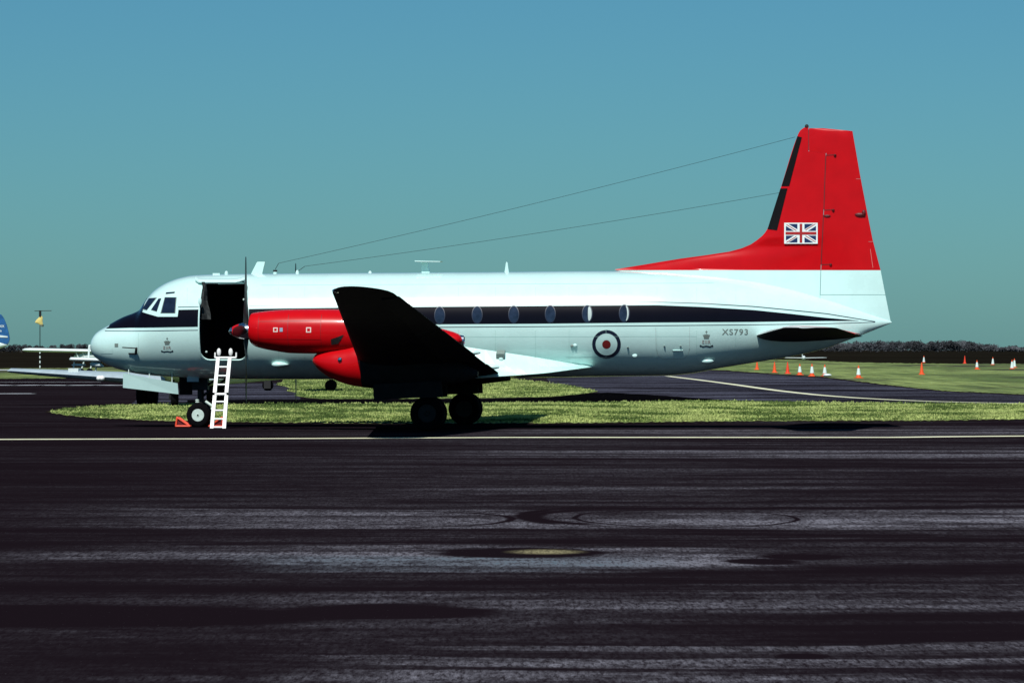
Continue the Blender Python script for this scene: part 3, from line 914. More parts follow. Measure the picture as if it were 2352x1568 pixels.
for s in (-1, 1):
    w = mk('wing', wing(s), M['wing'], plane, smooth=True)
    # aileron, flap with gaps, flap track fairings
    for (ya, yb, nm_, fr) in ((-8.9, -13.7, 'aileron', .74), (-4.8, -8.7, 'flap', .72), (-1.7, -3.2, 'flap', .72)):
        q = []
        for y in (ya, yb):
            le, te, z = wing_sec(y); c = te - le
            q.append([(le + c * fr, -s * y * 1, z + c * .045), (te + .02, -s * y, z + .008), (te + .02, -s * y, z - .008), (le + c * fr, -s * y, z - c * .052)])
        mk(nm_, loft(q), M['wing'], w)
    for y in (-2.4, -4.9):
        le, te, z = wing_sec(y); c = te - le
        mk('hinge_fairing', ball((te - .02, -s * y, z + .05), .20, .06, .06, 10, 6), M['white'], w, smooth=True)
    le, te, z = wing_sec(-14.4)
    mk('navigation_light', ball((le + .12, -s * -14.5 if s > 0 else -14.5, z + .02), .10, .05, .05), M['chrome'], w)
# (port side is -y)

# ---- nacelles, propellers, main gear
YN = -3.77
def nacelle(s):
    ny = YN if s > 0 else -YN
    tops = [(576, 724), (579, 719.5), (600, 716), (640, 712), (700, 710), (770, 710.5), (850, 716), (950, 740), (1020, 756), (1052, 766), (1064, 776)]
    bots = [(576, 786), (579, 790), (590, 796.6), (635, 806.5), (669, 811), (716, 812), (850, 812), (950, 815), (1020, 805), (1052, 796), (1064, 786)]
    T = [L(u, v, YN) for u, v in tops]; Bt = [L(u, v, YN) for u, v in bots]
    xa, xb = T[0][0], T[-1][0]
    W = [(xa, .37), (xa + .03, .40), (xa + .3, .47), (xa + .9, .53), (xa + 1.6, .55), (xa + 3, .52), (xa + 4.2, .40), (xb - .1, .26), (xb, .12)]
    rings = []
    for k in range(60):
        x = xa + (xb - xa) * (0.5 - 0.5 * math.cos(math.pi * k / 59))
        zt, zb = interp(T, x), interp(Bt, x)
        rings.append(ring_x(x, ny, (zt + zb) / 2, interp(W, x), (zt - zb) / 2, 36, 2.15))
    n = mk('engine_nacelle', loft(rings, False), M['red'], plane, smooth=True)
    zt, zb = T[0][1], Bt[0][1]; zc = (zt + zb) / 2
    # intake throat
    th = loft([ring_x(xa, ny, zc, .37, (zt - zb) / 2, 36, 2.15), ring_x(xa + .02, ny, zc, .33, .30, 36), ring_x(xa + .35, ny, zc, .28, .26, 36), ring_x(xa + .36, ny, zc, .02, .02, 36)])
    mk('air_intake', th, M['intake'], n, smooth=False)
    xe, ze = L(1055, 781, YN)
    mk('exhaust', join(loft([ring_x(xe - .06, ny, ze, .15, .15, 20), ring_x(xe + .12, ny, ze - .01, .13, .13, 20), ring_x(xe + .10, ny, ze - .01, .10, .10, 20), ring_x(xe - .1, ny, ze, .09, .09, 20)])), M['chrome'], n)
    # wheel-well bulge
    gt = [(717, 826), (722, 817), (735, 808), (760, 799), (800, 788), (830, 776), (870, 772), (960, 795), (1050, 826), (1098, 852)]
    gb = [(717, 829), (722, 837), (735, 851), (760, 868), (800, 883), (830, 888.5), (870, 892), (960, 890), (1050, 880), (1098, 866)]
    T2 = [L(u, v, YN) for u, v in gt]; B2 = [L(u, v, YN) for u, v in gb]
    x2a, x2b = T2[0][0], T2[-1][0]
    W2 = [(x2a, .02), (x2a + .06, .20), (x2a + .25, .36), (x2a + .6, .48), (x2a + 1.2, .54), (x2a + 3, .50), (x2b, .12)]
    rings = []
    for k in range(90):
        x = x2a + (x2b - x2a) * (k / 89) ** 1.3
        zt2, zb2 = interp(T2, x), interp(B2, x)
        rings.append(ring_x(x, ny, (zt2 + zb2) / 2, interp(W2, x), max(.01, (zt2 - zb2) / 2), 36))
    vfw = loft(rings)
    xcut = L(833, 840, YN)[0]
    iw = [1 if sum(vfw[0][i][0] for i in f) / len(f) > xcut else 0 for f in vfw[1]]  # faces aft of the leading edge dark: wing shadow put into the colour
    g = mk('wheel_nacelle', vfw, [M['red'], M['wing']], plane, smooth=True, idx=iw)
    xl, zl = L(788, 826, YN)
    yl_ = ny - .50 if s > 0 else ny + .50
    mk('nacelle_light', ball((xl, yl_, zl), .06, .05, .07), M['chrome'], g)
    # square no-step frames and a data plate on the cowling
    for (u0, u1, v0, v1, mm) in ((628.5, 639, 752, 762.5, 'decal_white'), (704.5, 716, 751.5, 763.5, 'decal_white'), (643.5, 650.5, 752.5, 761.5, 'decal_plate')):
        def NP(u, v, off):
            x, z = L(u, v, YN - .45)
            zt, zb = interp(T, x), interp(Bt, x); zc2 = (zt + zb) / 2; hh = (zt - zb) / 2; hw = interp(W, x)
            t = max(-.98, min(.98, (z - zc2) / hh))
            yy = (hw + off) * (1 - abs(t) ** 2.15) ** (1 / 2.15)
            return (x, ny - yy if s > 0 else ny + yy, z)
        if mm == 'decal_plate': mk('air_outlet', ([NP(a_, b_, .012) for a_, b_ in ((761, 779), (776, 774), (791, 768.5), (784, 780), (776, 790), (761, 792))], [(0, 1, 4, 5), (1, 2, 3, 4)]), M['intake'], n)
        if mm not in M: M[mm] = mat(mm, (0.75, 0.6, 0.55) if mm == 'decal_white' else (.25, .35, .45), .4)
        if mm == 'decal_white':
            w_ = 2.3
            q = []
            for (a, b, c, d) in ((u0, u1, v0, v0 + w_), (u0, u1, v1 - w_, v1), (u0, u0 + w_, v0 + w_, v1 - w_), (u1 - w_, u1, v0 + w_, v1 - w_)):
                q.append(([NP(a, c, .006), NP(b, c, .006), NP(b, d, .006), NP(a, d, .006)], [(0, 1, 2, 3)]))
            mk('access_marking', join(*q), M[mm], n)
        else:
            mk('data_plate', ([NP(u0, v0, .006), NP(u1, v0, .006), NP(u1, v1, .006), NP(u0, v1, .006)], [(0, 1, 2, 3)]), M[mm], n)
    def cowl(pts, w_=.9):
        q = []
        for a, b in zip(pts, pts[1:]):
            l = math.dist(a, b); nx_, ny_ = -(b[1] - a[1]) / l * w_ / 2, (b[0] - a[0]) / l * w_ / 2
            k = max(1, int(l / 5))
            for i_ in range(k):
                p_ = [a[j] + (b[j] - a[j]) * i_ / k for j in (0, 1)]; r__ = [a[j] + (b[j] - a[j]) * (i_ + 1) / k for j in (0, 1)]
                q.append(([NP(p_[0] + nx_, p_[1] + ny_, .004), NP(r__[0] + nx_, r__[1] + ny_, .004), NP(r__[0] - nx_, r__[1] - ny_, .004), NP(p_[0] - nx_, p_[1] - ny_, .004)], [(0, 1, 2, 3)]))
        mk('cowling_joint', join(*q), M['redgap2'], n)
    if 'redgap2' not in M: M['redgap2'] = mat('dull_red_joint', (0.20, 0.004, 0.006), 0.5)
    cowl([(593, 725), (593, 790)]); cowl([(662, 722), (662, 800)]); cowl([(738, 722), (738, 800)]); cowl([(593, 738), (738, 736)], .7); cowl([(593, 778), (738, 780)], .7)
    # propeller
    px_, pz = L(565, 760, YN)
    pr = empty('propeller', (px_, ny, pz)); pr.parent = plane
    sxp, _ = L(525.5, 760, YN)
    ln = px_ - sxp
    SP = [(0, .012), (.03, .06), (.10, .11), (.22, .165), (.36, .20), (ln, .215), (ln + .12, .215)]
    rings = []; ii = []
    NS = 18
    for k in range(NS):
        xx = (ln + .12) * (k / (NS - 1))
        r_ = interp(SP, xx)
        rings.append(ring_x(xx - ln, 0, 0, r_, r_, 28))
    vf = loft(rings)
    ii = []
    for k in range(NS - 1):
        xx = (ln + .12) * (k + .5) / (NS - 1)
        ii += [0 if xx < .10 else (1 if xx < .27 else 0)] * 28
    ii += [0, 0]
    mk('spinner', vf, [M['chrome'], M['red']], pr, smooth=True, idx=ii)
    for k in range(4):
        rings = []
        for (r_, ch, pit, th_) in ((.17, .13, 50, .13), (.28, .15, 42, .11), (.45, .24, 22, .045), (.75, .28, 8, .028), (1.1, .27, 3, .02), (1.45, .22, 1, .014), (1.70, .16, 1, .012), (1.80, .10, 2, .014), (1.83, .03, 2, .008)):
            a = math.radians(pit)
            ring = []
            for q in range(10):
                t = 2 * math.pi * q / 10
                c_, t_ = ch / 2 * math.cos(t), th_ / 2 * math.sin(t)
                ring.append((c_ * math.sin(a) + t_ * math.cos(a), c_ * math.cos(a) - t_ * math.sin(a), r_))
            rings.append(ring)
        vf = loft(rings)
        q4 = Matrix.Rotation(k * math.pi / 2 + .012, 3, 'X')
        mk('blade', ([q4 @ Vector(p) for p in vf[0]], vf[1]), M['blade'], pr, smooth=True)
    # main undercarriage
    gu = empty('main_landing_gear', (GX, ny, 0)); gu.parent = plane
    def wheel(dy, rr=0.425, wd=.13):
        tyre = lathe_y((0, dy, rr), [(-wd * .55, .22), (-wd, .25), (-wd * 1.08, .33), (-wd * .85, rr - .03), (-wd * .4, rr - .002), (wd * .4, rr - .002), (wd * .85, rr - .03), (wd * 1.08, .33), (wd, .25), (wd * .55, .22)])
        mk('tyre', tyre, M['rubber'], gu, smooth=True)
        mk('wheel_hub', join(lathe_y((0, dy, rr), [(-wd * .7, .225), (-wd * .75, .19), (-wd * .35, .16), (-wd * .35, .08), (-wd * .9, .06), (wd * .9, .06), (wd * .35, .08), (wd * .35, .16), (wd * .75, .19), (wd * .7, .225)]),
                             *[tube((.12 * math.cos(a), dy - wd * .5, rr + .12 * math.sin(a)), (.12 * math.cos(a), dy - wd * .3, rr + .12 * math.sin(a)), .015, 6) for a in [k * math.pi / 4 for k in range(8)]]), M['steel'], gu)
    wheel(-.24); wheel(.24)
    mk('gear_leg', join(tube((0, 0, .42), (0, 0, .85), .06, 14), tube((0, 0, .80), (0.0, 0, 1.45), .11, 14), tube((0, -.30, .425), (0, .30, .425), .05, 12)), M['steel'], gu)
    mk('drag_strut', join(tube((-.05, -.12, .85), (.85, -.16, 1.5), .045), tube((-.05, .12, .85), (.85, .16, 1.5), .045), tube((0, 0, .75), (-.22, 0, .66), .03), tube((-.22, 0, .66), (-.03, 0, .5), .03),
                          tube((-.1, 0, .95), (-.5, 0, 1.4), .03)), M['steel'], gu)
    # gear doors
    for dy in (-.5, .5):
        pts = [L(u, v, YN) for u, v in ((863, 882), (1020, 874), (1022, 911), (950, 913), (866, 919))]
        if dy > 0: pts = [(x + .0, z) for x, z in pts]
        V = [(x - GX, dy - .02, z) for x, z in pts] + [(x - GX, dy + .02, z) for x, z in pts]
        k = len(pts)
        F = [tuple(range(k)), tuple(range(k, 2 * k))[::-1]] + [(i, (i + 1) % k, k + (i + 1) % k, k + i) for i in range(k)]
        mk('gear_door', (V, F), M['wing'], gu)
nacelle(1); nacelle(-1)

# ---- nose gear
nx, _ = L(456.5, 953, -.17)
ng = empty('nose_landing_gear', (nx, 0, 0)); ng.parent = plane
for dy in (-.19, .19):
    rr = .31; wd = .10
    mk('tyre', lathe_y((0, dy, rr), [(-wd * .55, .15), (-wd, .17), (-wd * 1.08, .23), (-wd * .85, rr - .025), (-wd * .4, rr - .002), (wd * .4, rr - .002), (wd * .85, rr - .025), (wd * 1.08, .23), (wd, .17), (wd * .55, .15)]), M['rubber'], ng, smooth=True)
    sgn = -1 if dy < 0 else 1
    mk('wheel_hub', lathe_y((0, dy, rr), [(sgn * wd * 1.0, .158), (sgn * wd * 1.02, .145), (sgn * wd * .55, .12), (sgn * wd * .60, .06), (sgn * wd * 1.05, .045), (sgn * wd * 1.08, .02), (-sgn * wd * .7, .02), (-sgn * wd * .7, .15)]), M['hub'], ng)
    mk('hub_hole', lathe_y((0.0, dy + sgn * wd * 1.1, rr), [(0, .022), (sgn * .004, .022)], 14), M['rubber'], ng)
mk('gear_leg', join(tube((.02, 0, .31), (.02, 0, .62), .045, 12), tube((.02, 0, .60), (.02, 0, 1.35), .085, 14), tube((0, -.2, .31), (0, .2, .31), .035), box(-.18, .22, -.12, .12, .95, 1.3)), M['steel'], ng)
mk('gear_strut', join(tube((.05, 0, .78), (.75, .0, 1.28), .035), tube((.05, 0, .98), (.55, 0, 1.3), .03), tube((.06, 0, .62), (.25, 0, .50), .028), tube((.25, 0, .50), (.08, 0, .36), .028)), M['steel'], ng)
for z in (.64, .69): mk('taxi_lamp', ball((-.05, -.10, z), .055, .05, .028), M['hub'], ng)
mk('towing_link', join(tube((.17, -.14, .66), (.38, -.16, .52), .035), ball((.36, -.18, .47), .05)), M['hub'], ng)
# forward nose-gear door hanging on three rods
def hang_door(y, sgn):
    pts = [L(u, v, -.55) for u, v in ((283, 856.5), (408, 880), (408.5, 905), (281, 890))]
    k = 4
    V = []
    for dy in (0, .035):
        for i, (x, z) in enumerate(pts):
            V.append((x, sgn * (-.55 + (.07 if i in (2, 3) else 0.0) + dy), z))
    F = [tuple(range(k)), tuple(range(k, 2 * k))[::-1]] + [(i, (i + 1) % k, k + (i + 1) % k, k + i) for i in range(k)]
    o = mk('nose_gear_door', (V, F), M['white'], plane)
    for (u, v0, v1) in ((295.5, 852, 859), (343, 860, 869), (395, 863, 879)):
        xa, za = L(u, v0 - 6, -.5); xb, zb = L(u, v1, -.55)
        mk('door_rod', tube((xa, sgn * -.5, za), (xb, sgn * -.54, zb), .012, 6), M['hub'], o)
hang_door(-.55, 1)
xq0, zq0 = L(412, 872, .45); xq1, zq1 = L(442, 906, .45)
mk('nose_gear_door', box(xq0, xq1, .42, .45, zq1, zq0 + .15), M['wing'], plane)
xq0, zq0 = L(430, 869, -.3)
mk('wheel_bay_edge', box(xq0, xq0 + .3, -.32, -.28, zq0 - .08, zq0 + .05), M['bggrey'], plane)

# ---- fin, dorsal fin, rudder
fin_le = [(291.4, 1851), (294, 1846), (300, 1838), (309, 1833), (428, 1794.5), (527, 1762), (542, 1750.5), (552, 1738), (561.6, 1724), (570, 1704), (578, 1675), (594.5, 1559), (606, 1490), (619, 1411)]
def fle(v): return interp(fin_le, v)
def fte(v): return lin([(291, 1864), (295, 1890), (297.5, 1920), (301.2, 1958), (405, 1976), (545, 2003), (620, 2022.5), (677, 2033.5), (739.5, 2046)], v)
def fhinge(v): return lin([(291, 1857.5), (348, 1857.8), (352, 1897.5), (488, 1892), (607, 1886), (677, 1884), (739, 1884)], v)
def th_max(v): return lin([(291, .05), (310, .10), (560, .19), (600, .16), (620, .16), (640, .22), (739, .22)], v)
def sect(v, a, b, n):
    """half-thickness samples between chord fractions a..b"""
    ul, ut = fle(v) if v < 619 else 1411 + (v - 619) * 4.2, fte(v)
    if v >= 619: ul = min(ul, 1880)
    out = []
    for i in range(n):
        u = a(v, ul, ut) + (b(v, ul, ut) - a(v, ul, ut)) * i / (n - 1)
        s = max(0, min(1, (u - ul) / (ut - ul)))
        if v > 560 and v < 619:
            k = 1 - math.exp(-(u - ul) / 120.0)
        else: k = 1
        yt = 5 * (.2969 * math.sqrt(s) - .126 * s - .3516 * s * s + .2843 * s**3 - .1036 * s**4) * th_max(v) * 2 * k
        yt = max(.004, yt / 2)
        x, z = L(u, v, 0)
        out.append((x, z, yt))
    return out
def fin_mesh(vlist, a, b, n):
    V, F = [], []
    for v in vlist:
        row = sect(v, a, b, n)
        for sg in (-1, 1):
            for (x, z, y) in row: V.append((x, sg * y, z))
    m_ = 2 * n
    for j in range(len(vlist) - 1):
        for sg in (0, 1):
            for i in range(n - 1):
                p = j * m_ + sg * n + i
                F.append((p, p + 1, p + m_ + 1, p + m_))
        p = j * m_
        F.append((p, p + n, p + n + m_, p + m_))
        F.append((p + n - 1, p + 2 * n - 1, p + 2 * n - 1 + m_, p + n - 1 + m_))
    for j in (0, len(vlist) - 1):
        for i in range(n - 1):
            p = j * m_ + i; F.append((p, p + 1, p + n + 1, p + n))
    return V, F
vl = [291.4, 293, 296, 300, 305, 309, 320, 335, 348, 352, 370, 400, 428, 460, 500, 527, 535, 542, 552, 561, 570, 578, 586, 594, 602, 610, 615, 618.9, 620.6]
fin = mk('tail_fin', fin_mesh(vl, lambda v, l, t: l, lambda v, l, t: fhinge(v) - .7, 18), M['red'], plane, smooth=True)
mk('fin_base', fin_mesh([620.7, 628, 640, 655, 677, 700, 720, 739], lambda v, l, t: l, lambda v, l, t: fhinge(v) - .7, 14), M['white'], plane, smooth=True)
rvl = [295, 296.5, 300, 301.5, 320, 348, 352, 400, 450, 500, 550, 600, 620.6]
rud = mk('rudder', fin_mesh(rvl, lambda v, l, t: fhinge(v) + .7, lambda v, l, t: t, 10), M['red'], plane, smooth=True)
mk('rudder_lower_panel', fin_mesh([620.7, 640, 660, 676.4], lambda v, l, t: fhinge(v) + .7, lambda v, l, t: t, 10), M['white'], rud, smooth=True)
mk('tail_cone_fairing', fin_mesh([677.6, 690, 710, 725, 739.5], lambda v, l, t: fhinge(v) + .2, lambda v, l, t: t, 10), M['white'], plane, smooth=True)
def finskin(u, v, off):
    ul, ut = fle(v), fte(v)
    s = max(0.0, min(1, (u - ul) / (ut - ul)))
    yt = 5 * (.2969 * math.sqrt(s) - .126 * s - .3516 * s * s + .2843 * s**3 - .1036 * s**4) * th_max(v)
    if v > 560: yt *= 1 - math.exp(-(u - ul) / 120.0)
    x, z = L(u, v, 0)
    return (x, -(max(.004, yt) + off), z)
def fin_patch(pts_top, pts_bot, n, off):
    V, F = [], []
    for i in range(n):
        t = i / (n - 1)
        a = [pts_top[0][k] + (pts_bot[0][k] - pts_top[0][k]) * t for k in (0, 1)]; b = [pts_top[1][k] + (pts_bot[1][k] - pts_top[1][k]) * t for k in (0, 1)]
        for q in range(4): V.append(finskin(a[0] + (b[0] - a[0]) * q / 3, a[1] + (b[1] - a[1]) * q / 3, off))
    for i in range(n - 1):
        for q in range(3):
            p = i * 4 + q; F.append((p, p + 1, p + 5, p + 4))
    return V, F
for tp, bt in ((((1831.5, 313), (1842, 316)), ((1795, 427.5), (1813, 427.5))), (((1792.5, 433), (1809, 433)), ((1763, 526), (1785, 529)))):
    a = fin_patch(tp, bt, 14, .012)
    # wrap round the leading edge to the far side
    V = list(a[0]); F = list(a[1]); n0 = len(V)
    V += [(p[0], -p[1], p[2]) for p in a[0]]; F += [tuple(i + n0 for i in f) for f in a[1]]
    for i in range(13): F.append((i * 4, (i + 1) * 4, n0 + (i + 1) * 4, n0 + i * 4))
    mk('deicing_boot', (V, F), M['boot'], plane)
def fpoly(pts, off):
    return [finskin(u, v, off) for u, v in pts], [tuple(range(len(pts)))]
FLY = max(-finskin(u, 536, 0)[1] for u in range(1802, 1879, 4)) + .002
def flpoly(pts, off):
    q = [finskin(u, v, 0) for u, v in pts]
    k = len(q)
    V = [(x, -(FLY + off), z) for x, y, z in q] + [(x, -(FLY + off) + .012, z) for x, y, z in q]
    return V, [tuple(range(k)), tuple(range(k, 2 * k))[::-1]] + [(i, (i + 1) % k, k + (i + 1) % k, k + i) for i in range(k)]
def flagpt(a, b): return (1803.2 + a * 73.6, 513.4 + b * 45.2)
fl = mk('union_flag', flpoly([(1801.6, 512), (1878.3, 512), (1878.3, 560), (1801.6, 560)], .008), mat('flag_white', (.72, .80, .78), .35), plane)
q = []
g1, g2 = .12, .22                                     # gaps along the edges
for sx_ in (0, 1):
    for sy_ in (0, 1):
        def fx(a, b): return flagpt(a if not sx_ else 1 - a, b if not sy_ else 1 - b)
        q.append(flpoly([fx(.11, .03), fx(.39, .03), fx(.39, .30)], .011)); q.append(flpoly([fx(.03, .13), fx(.03, .38), fx(.28, .38)], .011))
mk('flag_blue_field', join(*q), mat('flag_blue', (.01, .025, .09), .35), fl)
q = [flpoly([flagpt(.46, .02), flagpt(.54, .02), flagpt(.54, .98), flagpt(.46, .98)], .013), flpoly([flagpt(.02, .43), flagpt(.98, .43), flagpt(.98, .57), flagpt(.02, .57)], .015)]
for sx_, sy_, k in ((0, 0, 0.03), (1, 1, .03), (0, 1, -.0), (1, 0, -.0)):
    def fx(a, b): return flagpt(a if not sx_ else 1 - a, b if not sy_ else 1 - b)
    q.append(flpoly([fx(.03, .03 + k), fx(.07, .03 + k), fx(.36, .32 + k), fx(.36, .36 + k)], .012))
mk('flag_red_cross', join(*q), mat('flag_red', (.35, .02, .02), .35), fl)
def fbar(name, pts, w, mm, off=.006, par=None):
    q = []
    for a, b in zip(pts, pts[1:]):
        l = math.dist(a, b); nx_, ny_ = -(b[1] - a[1]) / l * w / 2, (b[0] - a[0]) / l * w / 2
        q.append(fpoly([(a[0] + nx_, a[1] + ny_), (b[0] + nx_, b[1] + ny_), (b[0] - nx_, b[1] - ny_), (a[0] - nx_, a[1] - ny_)], off))
    mk(name, join(*q), M[mm], par or fin)
fbar('hinge_gap', [(1897, 358), (1894.5, 420), (1892.6, 482)], 2.0, 'redgap')
fbar('hinge_gap', [(1891.6, 494), (1889, 550), (1886, 608)], 2.0, 'redgap')
fbar('hinge_gap', [(1857.6, 298), (1857.6, 346)], 1.6, 'redgap')
for (v, u0) in ((357, 1897), (483, 1893), (608, 1887)):
    fbar('hinge_slot', [(u0, v), (u0 + 22, v - 1)], 1.6, 'redgap')
    mk('hinge_bracket', ball(finskin(u0 + 21, v - .5, .01), .035, .05, .03), M['redgap'], fin)
mk('hinge_bracket', ball(finskin(1900, 496, .01), .09, .03, .03), M['redgap'], fin)
for (u, v) in ((1975, 493),): mk('tab_actuator', join(ball(finskin(u, v, .02), .13, .04, .045), ball(finskin(u + 9, v - 4, .03), .05, .05, .08)), M['redgap'], rud)
for v in (411, 555): fbar('tab_gap', [(fte(v) - 11, v), (fte(v) - .5, v)], 1.0, 'tick', par=rud)
fbar('tab_gap', [(1999, 572), (2005, 615)], 1.1, 'tick', par=rud)
mk('beacon_lamp', ball((L(1853, 290, 0)[0], 0, L(1853, 291, 0)[1]), .05, .04, .06), M['intake'], fin)

# ---- tailplane
def tailplane(s):
    xr0, zr0 = L(1738, 769, -.85); xr1, _ = L(1974, 772, -.6)
    xt0, zt0 = L(1797, 753, -5.2); xt1, _ = L(1922, 754, -5.2)
    rings = []
    for y in (-.15, -.85, -1.8, -3, -4.2, -5.2):
        t = (y + .85) / (-5.2 + .85)
        le = xr0 + (xt0 - xr0) * t; te = xr1 + (xt1 - xr1) * t; z = zr0 - .01 + (zt0 - zr0 + .01) * t
        rings.append([(le + (te - le) * a, -s * -y if s < 0 else y, z + (te - le) * b) for a, b in naca(12, .115 - .02 * t, 0.0)])
    for q_ in (.5, .8, .95):
        y = -5.2 - .28 * q_; f = math.sqrt(1 - q_ * q_); c = xt1 - xt0; mid = xt0 + .45 * c
        rings.append([(mid - .45 * c * f + c * f * a, y if s > 0 else -y, zt0 + .01 + c * f * b) for a, b in naca(12, .09, 0.0)])
    o = mk('tailplane', loft(rings), [M['wingtop'], M['wing']], plane, smooth=True)
    for p_ in o.data.polygons: p_.material_index = 1 if p_.normal.z < -0.05 else 0  # downward faces dark: underside shade put into the colour
    xa, xb = xr1 - .55, xr1 + .01
    sg = 1 if s > 0 else -1
    V, F = box(xa, xb, -1.5, -.5, zr0 - .0, zr0 + .16)
    V = [(p[0] - (.10 if p[1] < -1 and p[0] > xa + .1 else 0), sg * p[1], p[2] if p[0] < xb - .1 else zr0 + (p[2] - zr0) * .2) for p in V]
    mk('elevator_tab', (V, F), M['red'], o)
tailplane(1); tailplane(-1)
px_box('tail_marking', 2008, 2016, 655, 657, M['decal_grey'], -.5) if False else None

# ---- aerials
def plate(pts, y, t):
    V = [(x, y - t, z) for x, z in pts] + [(x, y + t, z) for x, z in pts]; k = len(pts)
    return V, [tuple(range(k)), tuple(range(k, 2 * k))[::-1]] + [(i, (i + 1) % k, k + (i + 1) % k, k + i) for i in range(k)]
mk('blade_aerial', plate([L(u, v) for u, v in ((576, 631), (590, 603), (592, 601), (609, 601), (602, 631))], 0, .03), M['white'], plane)
mk('blade_aerial', plate([L(u, v) for u, v in ((1159, 626), (1162.4, 603), (1164, 601), (1166, 603), (1169, 626))], 0, .03), M['white'], plane)
mk('tee_aerial', join(plate([L(u, v) for u, v in ((969, 628), (968, 602), (982, 602), (988, 628))], 0, .04), plate([L(u, v) for u, v in ((955, 598.8), (1014, 600.2), (1013, 601.8), (956, 601.2))], 0, .25)), M['white'], plane)
mk('roof_fitting', join(tube((L(632, 630)[0], 0, L(632, 630)[1]), (L(632, 630)[0], 0, L(632, 624)[1]), .05), ), M['white'], plane)
mk('wire_mast', tube((L(632, 624)[0], 0, L(632, 624)[1]), (L(632, 624)[0], 0, L(632, 620)[1]), .055), M['intake'], plane)
for (u, h) in ((683, 5), (850, 4), (520, 4), (1500, 0)):
    if h: mk('roof_fitting', ball((L(u, 628)[0], 0, L(u, 629)[1]), .05, .05, h * .02), M['white'], plane)
mk('roof_vent', box(L(491, 632)[0], L(507, 632)[0], -.15, .15, L(495, 632)[1], L(495, 627.5)[1]), M['white'], plane)
for a, b in (((640, 604.5), (1826, 315)), ((700, 611.5), (1789, 443))):
    xa, za = L(*a); xb, zb = L(*b)
    V, F = [], []
    pts = []
    for k in range(25):
        t = k / 24
        pts.append((xa + (xb - xa) * t, 0, za + (zb - za) * t - .12 * 4 * t * (1 - t) * 0.6))
    mk('aerial_wire', join(*[tube(p, q_, .0045, 5) for p, q_ in zip(pts, pts[1:])]), M['steel'], plane)
for (u0, v0, u1, v1) in ((632, 619, 640, 604.5), (683, 624, 700, 611.5)):
    mk('aerial_stay', tube((L(u0, v0)[0], 0, L(u0, v0)[1]), (L(u1, v1)[0], 0, L(u1, v1)[1]), .007, 5), M['steel'], plane)

# ------------------------------------------------------------------ ladder and chocks
def toW(x, y, z):
    p = O_ + A_ * x + B_ * y
    return Vector((p.x, p.y, z))
def from_px(u, v, y):
    x, z = L(u, v, y); return Vector((x, y, z))
lb = from_px(500, 976, -1.75)
lad = empty('boarding_ladder', toW(lb.x, -1.75, 0), -TH)
tag(lad, 'white two-section boarding ladder standing against the open doorway beside the nose wheel', 'ladder')
def LL(u, v, t, end=False):
    """t = 0 foot, 1 sill"""
    y = -1.95 + (.60) * t
    x, z = L(u, v, y)
    return Vector((x - lb.x, y + 1.75, z))
def stile(p0, p1, w=.055, d=.035):
    dv = (p1 - p0).normalized(); sx_ = Vector((1, 0, 0)); sy_ = dv.cross(sx_).normalized()
    V = []
    for p in (p0, p1):
        for a, b in ((-1, -1), (1, -1), (1, 1), (-1, 1)): V.append(p + sx_ * a * w + sy_ * b * d)
    return V, [(3, 2, 1, 0), (4, 5, 6, 7), (0, 1, 5, 4), (1, 2, 6, 5), (2, 3, 7, 6), (3, 0, 4, 7)]
f0 = LL(486.8, 980, 0); f0.z = 0.0; f1 = LL(515, 980, 0); f1.z = 0.0
m0, m1 = LL(493.6, 905, .5), LL(520.5, 905, .5); h0, h1 = LL(501, 824, 1), LL(528, 824, 1)
g = Vector((0, 0, .035))
for a, b in ((f0, m0 - g), (m0 + g, h0), (f1, m1 - g), (m1 + g, h1)):
    mk('stile', stile(a, b, .045), M['ladder'], lad)
for k in range(4): 
    t = (k + .12) / 4 if k else .04
    mk('rung', tube(f0.lerp(m0, t), f1.lerp(m1, t), .025, 10), M['ladder'], lad)
mk('rung', tube(m0, m1, .035, 10), M['ladder'], lad)
for k in range(1, 4): mk('rung', tube(m0.lerp(h0, k / 4 + .02), m1.lerp(h1, k / 4 + .02), .025, 10), M['ladder'], lad)
mk('hook_bar', join(tube(h0 + Vector((-.08, 0, .03)), h1 + Vector((.16, 0, .03)), .028, 10), tube(h0 + Vector((-.08, 0, .03)), h0 + Vector((-.08, .02, .16)), .02), tube(h1 + Vector((.16, 0, .03)), h1 + Vector((.16, .02, .16)), .02)), M['ladder'], lad)
for h in (h0, h1): 
    gp = mk('hand_grip', ball(tuple(h + Vector((0.02, .0, .17))), .055, .04, .10, 12, 8), M['ladder'], lad)
    mk('grip_post', tube(h, h + Vector((.015, 0, .12)), .015), M['steel'], gp)

